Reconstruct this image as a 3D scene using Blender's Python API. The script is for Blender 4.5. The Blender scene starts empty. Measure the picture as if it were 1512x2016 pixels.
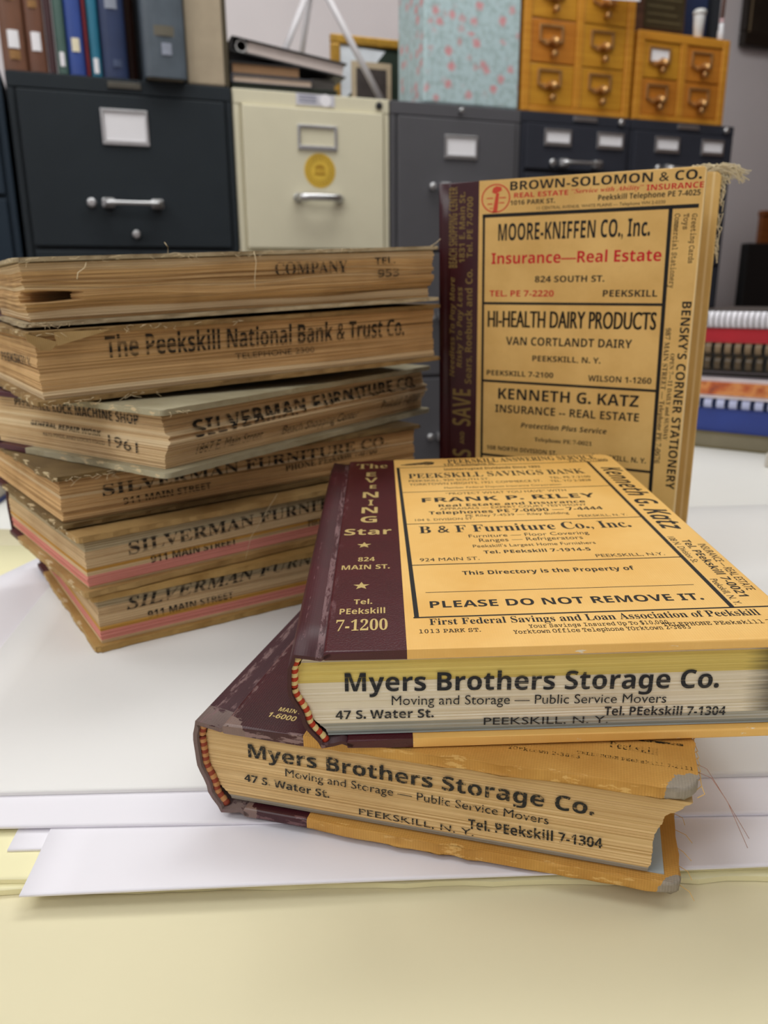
import bpy, bmesh, math, random
from mathutils import Vector, Matrix

SC = bpy.context.scene
COL = SC.collection
rnd = random.Random(11)
PI = math.pi

# ------------------------------------------------------------------ camera
cam = bpy.data.cameras.new('camera')
cam.sensor_fit = 'VERTICAL'
cam.sensor_height = 36.0
cam.sensor_width = 27.0
cam.lens = 1548.0 / 2016.0 * 36.0
cam.clip_start = 0.01
cam.clip_end = 50
cam.dof.use_dof = True
cam.dof.focus_distance = 0.285
cam.dof.aperture_fstop = 14.5
camo = bpy.data.objects.new('camera', cam)
COL.objects.link(camo)
_R = Vector((0.99998078, -0.00171399, -0.00595796)).normalized()
_F = Vector((0.0, 0.96102327, -0.27646751)).normalized()
_U = _R.cross(_F).normalized()
camo.matrix_world = Matrix(((_R.x, _U.x, -_F.x, 0), (_R.y, _U.y, -_F.y, 0), (_R.z, _U.z, -_F.z, 0.19948), (0, 0, 0, 1)))
SC.camera = camo

# ------------------------------------------------------------------ light and exposure
SC.view_settings.view_transform = 'Standard'
SC.view_settings.look = 'None'
SC.view_settings.exposure = -0.06
SC.view_settings.gamma = 1.0
SC.view_settings.use_curve_mapping = False
SC.cycles.use_denoising = True
SC.cycles.max_bounces = 8
world = bpy.data.worlds.new('room_air')
SC.world = world
world.use_nodes = True
world.node_tree.nodes['Background'].inputs[0].default_value = (0.9, 0.93, 1.0, 1)
world.node_tree.nodes['Background'].inputs[1].default_value = 0.15

TH = math.radians(20.4)
RE = Vector((math.cos(TH), math.sin(TH), 0))
RN = Vector((-math.sin(TH), math.cos(TH), 0))
RO = Vector((-0.754, 1.755, 0))
FLOOR, CEIL = -0.75, 1.95
def row(u, v, z=0.0):
    return RO + RE * u + RN * v + Vector((0, 0, z))

LAMPS = [(-1.2, -0.45, 14), (0.4, -0.45, 14), (1.3, -0.5, 11), (-1.0, -1.7, 14), (1.1, -1.8, 5), (-2.0, -2.8, 21), (-0.3, -3.3, 7), (1.5, -3.2, 4)]  # unseen lamps placed for effect: wall wash, left key, camera-side fill
for (u, v, power) in LAMPS:
    ld = bpy.data.lights.new('unseen_ceiling_lamp', 'AREA')
    ld.shape = 'RECTANGLE'; ld.size = 1.2; ld.size_y = 0.6
    ld.energy = power
    ld.color = (0.98, 0.995, 0.975)
    lo = bpy.data.objects.new('unseen_ceiling_lamp', ld)
    COL.objects.link(lo)
    lo.location = row(u, v, CEIL - 0.02)
    lo.rotation_euler = (0, 0, TH)

# ------------------------------------------------------------------ materials
def s2l(c):
    c = c / 255.0
    return c / 12.92 if c <= 0.04045 else ((c + 0.055) / 1.055) ** 2.4
def rgb(r, g, b):
    return (s2l(r), s2l(g), s2l(b), 1.0)

class NT:
    def __init__(self, name, rough=0.6, metal=0.0, spec=0.5):
        self.m = bpy.data.materials.new(name)
        self.m.use_nodes = True
        self.t = self.m.node_tree
        self.b = self.t.nodes['Principled BSDF']
        self.b.inputs['Roughness'].default_value = rough
        self.b.inputs['Metallic'].default_value = metal
        self.b.inputs['Specular IOR Level'].default_value = spec
        self._co = None
    def n(self, kind, **kw):
        nd = self.t.nodes.new(kind)
        for k, v in kw.items():
            setattr(nd, k, v)
        return nd
    def link(self, a, b):
        self.t.links.new(a, b)
    def co(self):
        if self._co is None:
            self._co = self.n('ShaderNodeTexCoord').outputs['Object']
        return self._co
    def mapped(self, scale, loc=(0, 0, 0), rot=(0, 0, 0)):
        mp = self.n('ShaderNodeMapping')
        mp.inputs['Scale'].default_value = scale
        mp.inputs['Location'].default_value = loc
        mp.inputs['Rotation'].default_value = rot
        self.link(self.co(), mp.inputs['Vector'])
        return mp.outputs['Vector']
    def noise(self, scale, detail=3.0, rough=0.55, vec=None, dist=0.0):
        nd = self.n('ShaderNodeTexNoise')
        nd.inputs['Scale'].default_value = scale
        nd.inputs['Detail'].default_value = detail
        nd.inputs['Roughness'].default_value = rough
        nd.inputs['Distortion'].default_value = dist
        self.link(vec if vec is not None else self.co(), nd.inputs['Vector'])
        return nd.outputs['Fac']
    def ramp(self, fac, stops, interp='LINEAR'):
        nd = self.n('ShaderNodeValToRGB')
        nd.color_ramp.interpolation = interp
        el = nd.color_ramp.elements
        while len(el) < len(stops):
            el.new(0.5)
        for e, (p, c) in zip(el, stops):
            e.position = p
            e.color = c if isinstance(c, tuple) else (c, c, c, 1)
        self.link(fac, nd.inputs['Fac'])
        return nd.outputs['Color']
    def mix(self, fac, a, b, blend='MIX'):
        nd = self.n('ShaderNodeMix', data_type='RGBA', blend_type=blend)
        for sock, v in ((nd.inputs['Factor'], fac), (nd.inputs['A'], a), (nd.inputs['B'], b)):
            if isinstance(v, (int, float)):
                sock.default_value = v
            elif isinstance(v, tuple):
                sock.default_value = v
            else:
                self.link(v, sock)
        return nd.outputs['Result']
    def math(self, op, a, b=0.0):
        nd = self.n('ShaderNodeMath', operation=op)
        for sock, v in ((nd.inputs[0], a), (nd.inputs[1], b)):
            if isinstance(v, (int, float)):
                sock.default_value = v
            else:
                self.link(v, sock)
        return nd.outputs[0]
    def xyz(self):
        s = self.n('ShaderNodeSeparateXYZ')
        self.link(self.co(), s.inputs[0])
        return s.outputs
    def color(self, c):
        if isinstance(c, tuple):
            self.b.inputs['Base Color'].default_value = c
        else:
            self.link(c, self.b.inputs['Base Color'])
        return self
    def bump(self, h, strength=0.3, dist=0.0004):
        nd = self.n('ShaderNodeBump')
        nd.inputs['Strength'].default_value = strength
        nd.inputs['Distance'].default_value = dist
        self.link(h, nd.inputs['Height'])
        self.link(nd.outputs['Normal'], self.b.inputs['Normal'])
        return self

def plain(name, c, rough=0.6, metal=0.0, var=0.08, scale=30, spec=0.5):
    k = NT(name, rough, metal, spec)
    dark = (c[0] * (1 - var), c[1] * (1 - var), c[2] * (1 - var), 1)
    lite = (min(1, c[0] * (1 + var)), min(1, c[1] * (1 + var)), min(1, c[2] * (1 + var)), 1)
    k.color(k.ramp(k.noise(scale), [(0.3, dark), (0.7, lite)]))
    return k.m

def leather(name, c, worn=None, rough=0.33):
    k = NT(name, rough)
    base = k.ramp(k.noise(60), [(0.3, (c[0] * .8, c[1] * .8, c[2] * .8, 1)), (0.7, c)])
    if worn:
        lo, hi, col, th = worn
        x = k.xyz()[0]
        band = k.math('MULTIPLY', k.math('GREATER_THAN', x, lo), k.math('LESS_THAN', x, hi))
        nz = k.ramp(k.noise(160, 5, 0.7, k.mapped((1, 0.3, 1))), [(th, 0.0), (th + 0.14, 1.0)])
        base = k.mix(k.math('MULTIPLY', band, nz), base, col)
    k.color(base)
    v = k.n('ShaderNodeTexVoronoi')
    v.inputs['Scale'].default_value = 1300
    k.link(k.co(), v.inputs['Vector'])
    k.bump(v.outputs['Distance'], 0.35, 0.0002)
    return k.m

def cloth(name, c, c2, weave=0.25, rough=0.55, scuffs=None, corners=(), spots=0.0, streaks=(), grain=170):
    """woven book cloth; scuffs: (colour, y limit, threshold) marks along the front edge; corners: points worn to the board"""
    k = NT(name, rough)
    base = k.ramp(k.noise(22, 5, 0.6), [(0.32, c2), (0.62, c)])
    w1 = k.n('ShaderNodeTexWave', wave_type='BANDS', bands_direction='X')
    w1.inputs['Scale'].default_value = 330
    k.link(k.co(), w1.inputs['Vector'])
    w2 = k.n('ShaderNodeTexWave', wave_type='BANDS', bands_direction='Y')
    w2.inputs['Scale'].default_value = 330
    k.link(k.co(), w2.inputs['Vector'])
    h = k.math('ADD', w1.outputs['Fac'], w2.outputs['Fac'])
    if weave > 0.2:
        base = k.mix(k.math('MULTIPLY', h, 0.22 * weave), base, (c2[0] * .55, c2[1] * .5, c2[2] * .5, 1))
    if spots:
        sp = k.ramp(k.noise(48, 4, 0.7), [(0.62, 0.0), (0.72, 1.0)])
        base = k.mix(k.math('MULTIPLY', sp, spots), base, (c2[0] * .6, c2[1] * .6, c2[2] * .7, 1))
    if scuffs:
        col, ylim, th = scuffs
        y = k.xyz()[1]
        nz = k.ramp(k.noise(grain, 5, 0.65, k.mapped((0.5, 1.0, 2.0))), [(th, 0.0), (th + 0.03, 1.0)])
        base = k.mix(k.math('MULTIPLY', k.math('LESS_THAN', y, ylim), nz), base, col)
    for (xa, xb, th, col) in streaks:
        x = k.xyz()[0]
        band = k.math('MULTIPLY', k.math('GREATER_THAN', x, xa), k.math('LESS_THAN', x, xb))
        nz = k.ramp(k.noise(420, 5, 0.75, k.mapped((1, 0.22, 1))), [(th, 0.0), (th + 0.08, 0.9)])
        base = k.mix(k.math('MULTIPLY', band, nz), base, col)
    for (p, r, col) in corners:
        vm = k.n('ShaderNodeVectorMath', operation='DISTANCE')
        k.link(k.co(), vm.inputs[0])
        vm.inputs[1].default_value = p
        d = k.math('ADD', vm.outputs['Value'], k.math('MULTIPLY', k.math('SUBTRACT', k.noise(260, 4), 0.5), r * 0.7))
        base = k.mix(k.math('LESS_THAN', d, r), base, col)
    k.color(base)
    k.bump(h, weave, 0.00012)
    return k.m

def pages(name, c, dark, amount=0.5, rough=0.85, fine=2600, stain=None, gaps=None):
    """edge of a block of pages: thin lines that run along the sheets"""
    k = NT(name, rough, spec=0.2)
    a = k.noise(1.0, 5, 0.7, k.mapped((5, 5, fine)))
    b = k.noise(1.0, 3, 0.6, k.mapped((2.5, 2.5, fine * 0.16), (3, 1, 7)))
    f = k.math('ADD', k.math('MULTIPLY', a, 0.6), k.math('MULTIPLY', b, 0.4))
    base = k.ramp(f, [(0.36, dark), (0.36 + 0.3 * (1 - amount) + 0.06, c)])
    base = k.mix(k.math('MULTIPLY', k.ramp(k.noise(30, 4), [(0.45, 0.0), (0.75, 1.0)]), 0.35), base, dark)
    if gaps:
        g = k.noise(1.0, 4, 0.75, k.mapped((3.5, 3.5, fine * 0.33), (1, 5, 2)))
        base = k.mix(k.ramp(g, [(0.34, 0.85), (0.44, 0.0)]), base, gaps)
        base = k.mix(k.ramp(g, [(0.60, 0.0), (0.68, 0.5)]), base, (min(1, c[0] * 1.25), min(1, c[1] * 1.25), min(1, c[2] * 1.2), 1))
    if stain:
        x0, col = stain
        nz = k.math('ADD', k.xyz()[0], k.math('MULTIPLY', k.math('SUBTRACT', k.noise(1.0, 4, .7, k.mapped((20, 20, 900))), 0.5), 0.016))
        base = k.mix(k.ramp(nz, [(x0 - 0.004, 0.0), (x0 + 0.006, 0.85)]), base, col)
    k.color(base)
    k.bump(a, 0.5, 0.00025)
    return k.m

def ink(name, c, rough=0.6, gaps=0.0, metal=0.0, fine=1500, speck=0.0):
    k = NT(name, rough, metal, 0.3)
    k.color(c)
    if gaps or speck:
        tr = k.n('ShaderNodeBsdfTransparent')
        ms = k.n('ShaderNodeMixShader')
        fac = None
        if gaps:
            fac = k.ramp(k.noise(1.0, 4, 0.7, k.mapped((16, 16, fine))), [(0.66 - gaps * 0.42, 0.0), (0.76 - gaps * 0.36, 0.9)])
        if speck:
            s = k.ramp(k.noise(700, 3, 0.7), [(0.62 - speck * .3, 0.0), (0.70 - speck * .25, 0.9)])
            fac = s if fac is None else k.math('MAXIMUM', fac, s)
        k.link(fac, ms.inputs['Fac'])
        k.link(k.b.outputs['BSDF'], ms.inputs[1])
        k.link(tr.outputs[0], ms.inputs[2])
        k.link(ms.outputs[0], k.t.nodes['Material Output'].inputs['Surface'])
    return k.m

# ------------------------------------------------------------------ mesh helpers
class MB:
    def __init__(self):
        self.bm = bmesh.new()
    def face(self, pts, mi=0):
        vs = [self.bm.verts.new(p) for p in pts]
        f = self.bm.faces.new(vs)
        f.material_index = mi
        return f
    def box(self, x0, x1, y0, y1, z0, z1, mi=0, bev=0.0, M=None, seg=2):
        co = [(x0, y0, z0), (x1, y0, z0), (x1, y1, z0), (x0, y1, z0), (x0, y0, z1), (x1, y0, z1), (x1, y1, z1), (x0, y1, z1)]
        vs = [self.bm.verts.new(M @ Vector(p) if M else p) for p in co]
        fs = []
        for q in ((3, 2, 1, 0), (4, 5, 6, 7), (0, 1, 5, 4), (1, 2, 6, 5), (2, 3, 7, 6), (3, 0, 4, 7)):
            f = self.bm.faces.new([vs[i] for i in q])
            f.material_index = mi
            fs.append(f)
        if bev:
            es = list({e for f in fs for e in f.edges})
            bmesh.ops.bevel(self.bm, geom=es, offset=bev, segments=seg, affect='EDGES', profile=0.5)
        return fs
    def prism(self, outline, axis, a, b, mi=0, bev=0.0, seg=2):
        """outline: 2-D points; axis: the direction it is pushed along"""
        def P(p, h):
            if axis == 'z': return (p[0], p[1], h)
            if axis == 'y': return (p[0], h, p[1])
            return (h, p[0], p[1])
        lo = [self.bm.verts.new(P(p, a)) for p in outline]
        hi = [self.bm.verts.new(P(p, b)) for p in outline]
        n = len(outline)
        fs = [self.bm.faces.new(lo[::-1]), self.bm.faces.new(hi)]
        for i in range(n):
            fs.append(self.bm.faces.new([lo[i], lo[(i + 1) % n], hi[(i + 1) % n], hi[i]]))
        for f in fs:
            f.material_index = mi
        if bev:
            es = list({e for f in fs[:2] for e in f.edges})
            bmesh.ops.bevel(self.bm, geom=es, offset=bev, segments=seg, affect='EDGES', profile=0.5)
        return fs
    def tube(self, pts, r, n=8, mi=0, caps=True):
        pts = [Vector(p) for p in pts]
        rings = []
        up = Vector((0, 0, 1))
        for i, p in enumerate(pts):
            d = (pts[min(i + 1, len(pts) - 1)] - pts[max(i - 1, 0)]).normalized()
            s = d.cross(up)
            if s.length < 1e-4: s = d.cross(Vector((1, 0, 0)))
            s.normalize()
            t = s.cross(d).normalized()
            rr = r[i] if isinstance(r, (list, tuple)) else r
            rings.append([self.bm.verts.new(p + (s * math.cos(2 * PI * k / n) + t * math.sin(2 * PI * k / n)) * rr) for k in range(n)])
        for a, b in zip(rings, rings[1:]):
            for k in range(n):
                f = self.bm.faces.new([a[k], a[(k + 1) % n], b[(k + 1) % n], b[k]])
                f.material_index = mi
                f.smooth = True
        if caps:
            for rg in (rings[0], rings[-1]):
                f = self.bm.faces.new(rg)
                f.material_index = mi
        return rings
    def lathe(self, prof, n=24, mi=0, M=None):
        rings = []
        for (r, z) in prof:
            ring = []
            for k in range(n):
                p = Vector((r * math.cos(2 * PI * k / n), r * math.sin(2 * PI * k / n), z))
                ring.append(self.bm.verts.new(M @ p if M else p))
            rings.append(ring)
        for a, b in zip(rings, rings[1:]):
            for k in range(n):
                f = self.bm.faces.new([a[k], a[(k + 1) % n], b[(k + 1) % n], b[k]])
                f.material_index = mi
                f.smooth = True
        for rg in (rings[0], rings[-1]):
            f = self.bm.faces.new(rg)
            f.material_index = mi
    def build(self, name, mats, parent=None):
        bmesh.ops.recalc_face_normals(self.bm, faces=self.bm.faces[:])
        me = bpy.data.meshes.new(name)
        self.bm.to_mesh(me)
        self.bm.free()
        for m in (mats if isinstance(mats, (list, tuple)) else [mats]):
            me.materials.append(m)
        o = bpy.data.objects.new(name, me)
        COL.objects.link(o)
        if parent is not None:
            o.parent = parent
        return o

def tag(o, label, cat, group=None):
    o['label'] = label
    o['category'] = cat
    if group: o['group'] = group
    return o
def thing(name, label, cat, loc=(0, 0, 0), rotz=0.0, group=None, basis=None):
    o = bpy.data.objects.new(name, None)
    COL.objects.link(o)
    o.empty_display_size = 0.02
    if basis:
        ex, ey, ez = basis
        o.matrix_world = Matrix(((ex.x, ey.x, ez.x, loc[0]), (ex.y, ey.y, ez.y, loc[1]), (ex.z, ey.z, ez.z, loc[2]), (0, 0, 0, 1)))
    else:
        o.location = loc
        o.rotation_euler = (0, 0, rotz)
    return tag(o, label, cat, group)
def structure(name, mb, m):
    o = mb.build(name, m)
    o['kind'] = 'structure'
    return o
def frame(yaw, tx, ty):
    ex = Vector((math.cos(yaw) * math.cos(tx), math.sin(yaw) * math.cos(tx), math.sin(tx)))
    ey = Vector((-math.sin(yaw), math.cos(yaw), 0)) * math.cos(ty) + Vector((0, 0, math.sin(ty)))
    ey = (ey - ex * ex.dot(ey)).normalized()
    return ex, ey, ex.cross(ey)
def lerp_table(tab, t):
    for (a, x), (b, y) in zip(tab, tab[1:]):
        if t <= b:
            k = (t - a) / (b - a)
            k = k * k * (3 - 2 * k)
            return x + (y - x) * k
    return tab[-1][1]

# ------------------------------------------------------------------ lettering
def _map(s, U, Lw, D):
    o = ''
    for ch in s:
        if 'A' <= ch <= 'Z': o += chr(U + ord(ch) - 65)
        elif 'a' <= ch <= 'z': o += chr(Lw + ord(ch) - 97)
        elif '0' <= ch <= '9': o += chr(D + ord(ch) - 48)
        else: o += ch
    return o
STYLES = {'sans': (65, 97, 48, 0.0), 'sansm': (65, 97, 48, 0.03), 'serif': (0x1D400, 0x1D41A, 0x1D7CE, 0.0), 'sansb': (0x1D5D4, 0x1D5EE, 0x1D7EC, 0.0),
          'sansbi': (0x1D63C, 0x1D656, 0x1D7EC, 0.0), 'serifbi': (0x1D468, 0x1D482, 0x1D7CE, 0.0), 'mono': (0x1D670, 0x1D68A, 0x1D7F6, 0.0)}
HEAVY = {'sansm': (0.035, 0.07), 'mono': (0.02,), 'serif': (), 'sansb': ()}
class Lettering:
    def __init__(self):
        self.items = {}
    def want(self, text, style):
        key = (text, style)
        if key not in self.items:
            U, Lw, D, off = STYLES[style]
            cu = bpy.data.curves.new('lettering', 'FONT')
            cu.body = _map(text, U, Lw, D)
            cu.resolution_u = 3
            o = bpy.data.objects.new('lettering', cu)
            COL.objects.link(o)
            self.items[key] = o
    def bake(self):
        dg = bpy.context.evaluated_depsgraph_get()
        self.geo = {}
        for key, o in self.items.items():
            me = bpy.data.meshes.new_from_object(o.evaluated_get(dg))
            vs = [(v.co.x, v.co.y) for v in me.vertices]
            fs = [list(p.vertices) for p in me.polygons]
            bpy.data.meshes.remove(me)
            if key[1] in ('sansb', 'sansbi', 'serif', 'serifbi'): vs = self.firm(vs, fs)
            xs = [v[0] for v in vs]
            self.geo[key] = (vs, fs, min(xs), max(xs))
        for o in self.items.values():
            cu = o.data
            bpy.data.objects.remove(o)
            bpy.data.curves.remove(cu)
        self.cap = {}
        for st in STYLES:
            vs = self.geo[('H', st)][0]
            self.cap[st] = max(v[1] for v in vs) - min(v[1] for v in vs)
        self.items = {}
    def firm(self, vs, fs):
        """points and dashes come in a light face: make them as heavy as the letters"""
        par = list(range(len(vs)))
        def root(i):
            while par[i] != i: i = par[i]
            return i
        for f in fs:
            for i in f[1:]:
                a, b = root(f[0]), root(i)
                if a != b: par[b] = a
        isl = {}
        for i in range(len(vs)): isl.setdefault(root(i), []).append(i)
        out = list(vs)
        for ids in isl.values():
            xs = [vs[i][0] for i in ids]; ys = [vs[i][1] for i in ids]
            w, h = max(xs) - min(xs), max(ys) - min(ys)
            cx, y0, cy = (max(xs) + min(xs)) / 2, min(ys), (max(ys) + min(ys)) / 2
            if h < 0.16 and w < 0.16 and max(ys) < 0.2 and y0 < 0.06:
                for i in ids: out[i] = (cx + (vs[i][0] - cx) * 1.6, y0 + (vs[i][1] - y0) * 1.6)
            elif h < 0.11 and w > 0.12 and y0 > 0.1:
                for i in ids: out[i] = (vs[i][0], cy + (vs[i][1] - cy) * 1.35)
        return out
    def put(self, bm, text, style, P, x, y, ang, width, cap, ref=None):
        """P maps (x, y) in metres on the printed face to a point of the part"""
        vs, fs, x0, x1 = self.geo[(text, style)]
        ra, rb = (x0, x1) if not ref else self.geo[(ref, style)][2:]
        sx = width / (rb - ra)
        sy = cap / self.cap[style]
        ca, sa = math.cos(ang), math.sin(ang)
        for k, shift in enumerate((0.0,) + HEAVY.get(style, ())):
            bv = []
            for (px, py) in vs:
                a, b = (px + shift - ra) * sx, py * sy
                p = P(x + a * ca - b * sa, y + a * sa + b * ca)
                bv.append(bm.verts.new(p))
            for f in fs:
                try: bm.faces.new([bv[i] for i in f])
                except ValueError: pass
LET = Lettering()
for _st in STYLES: LET.want('H', _st)
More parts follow.
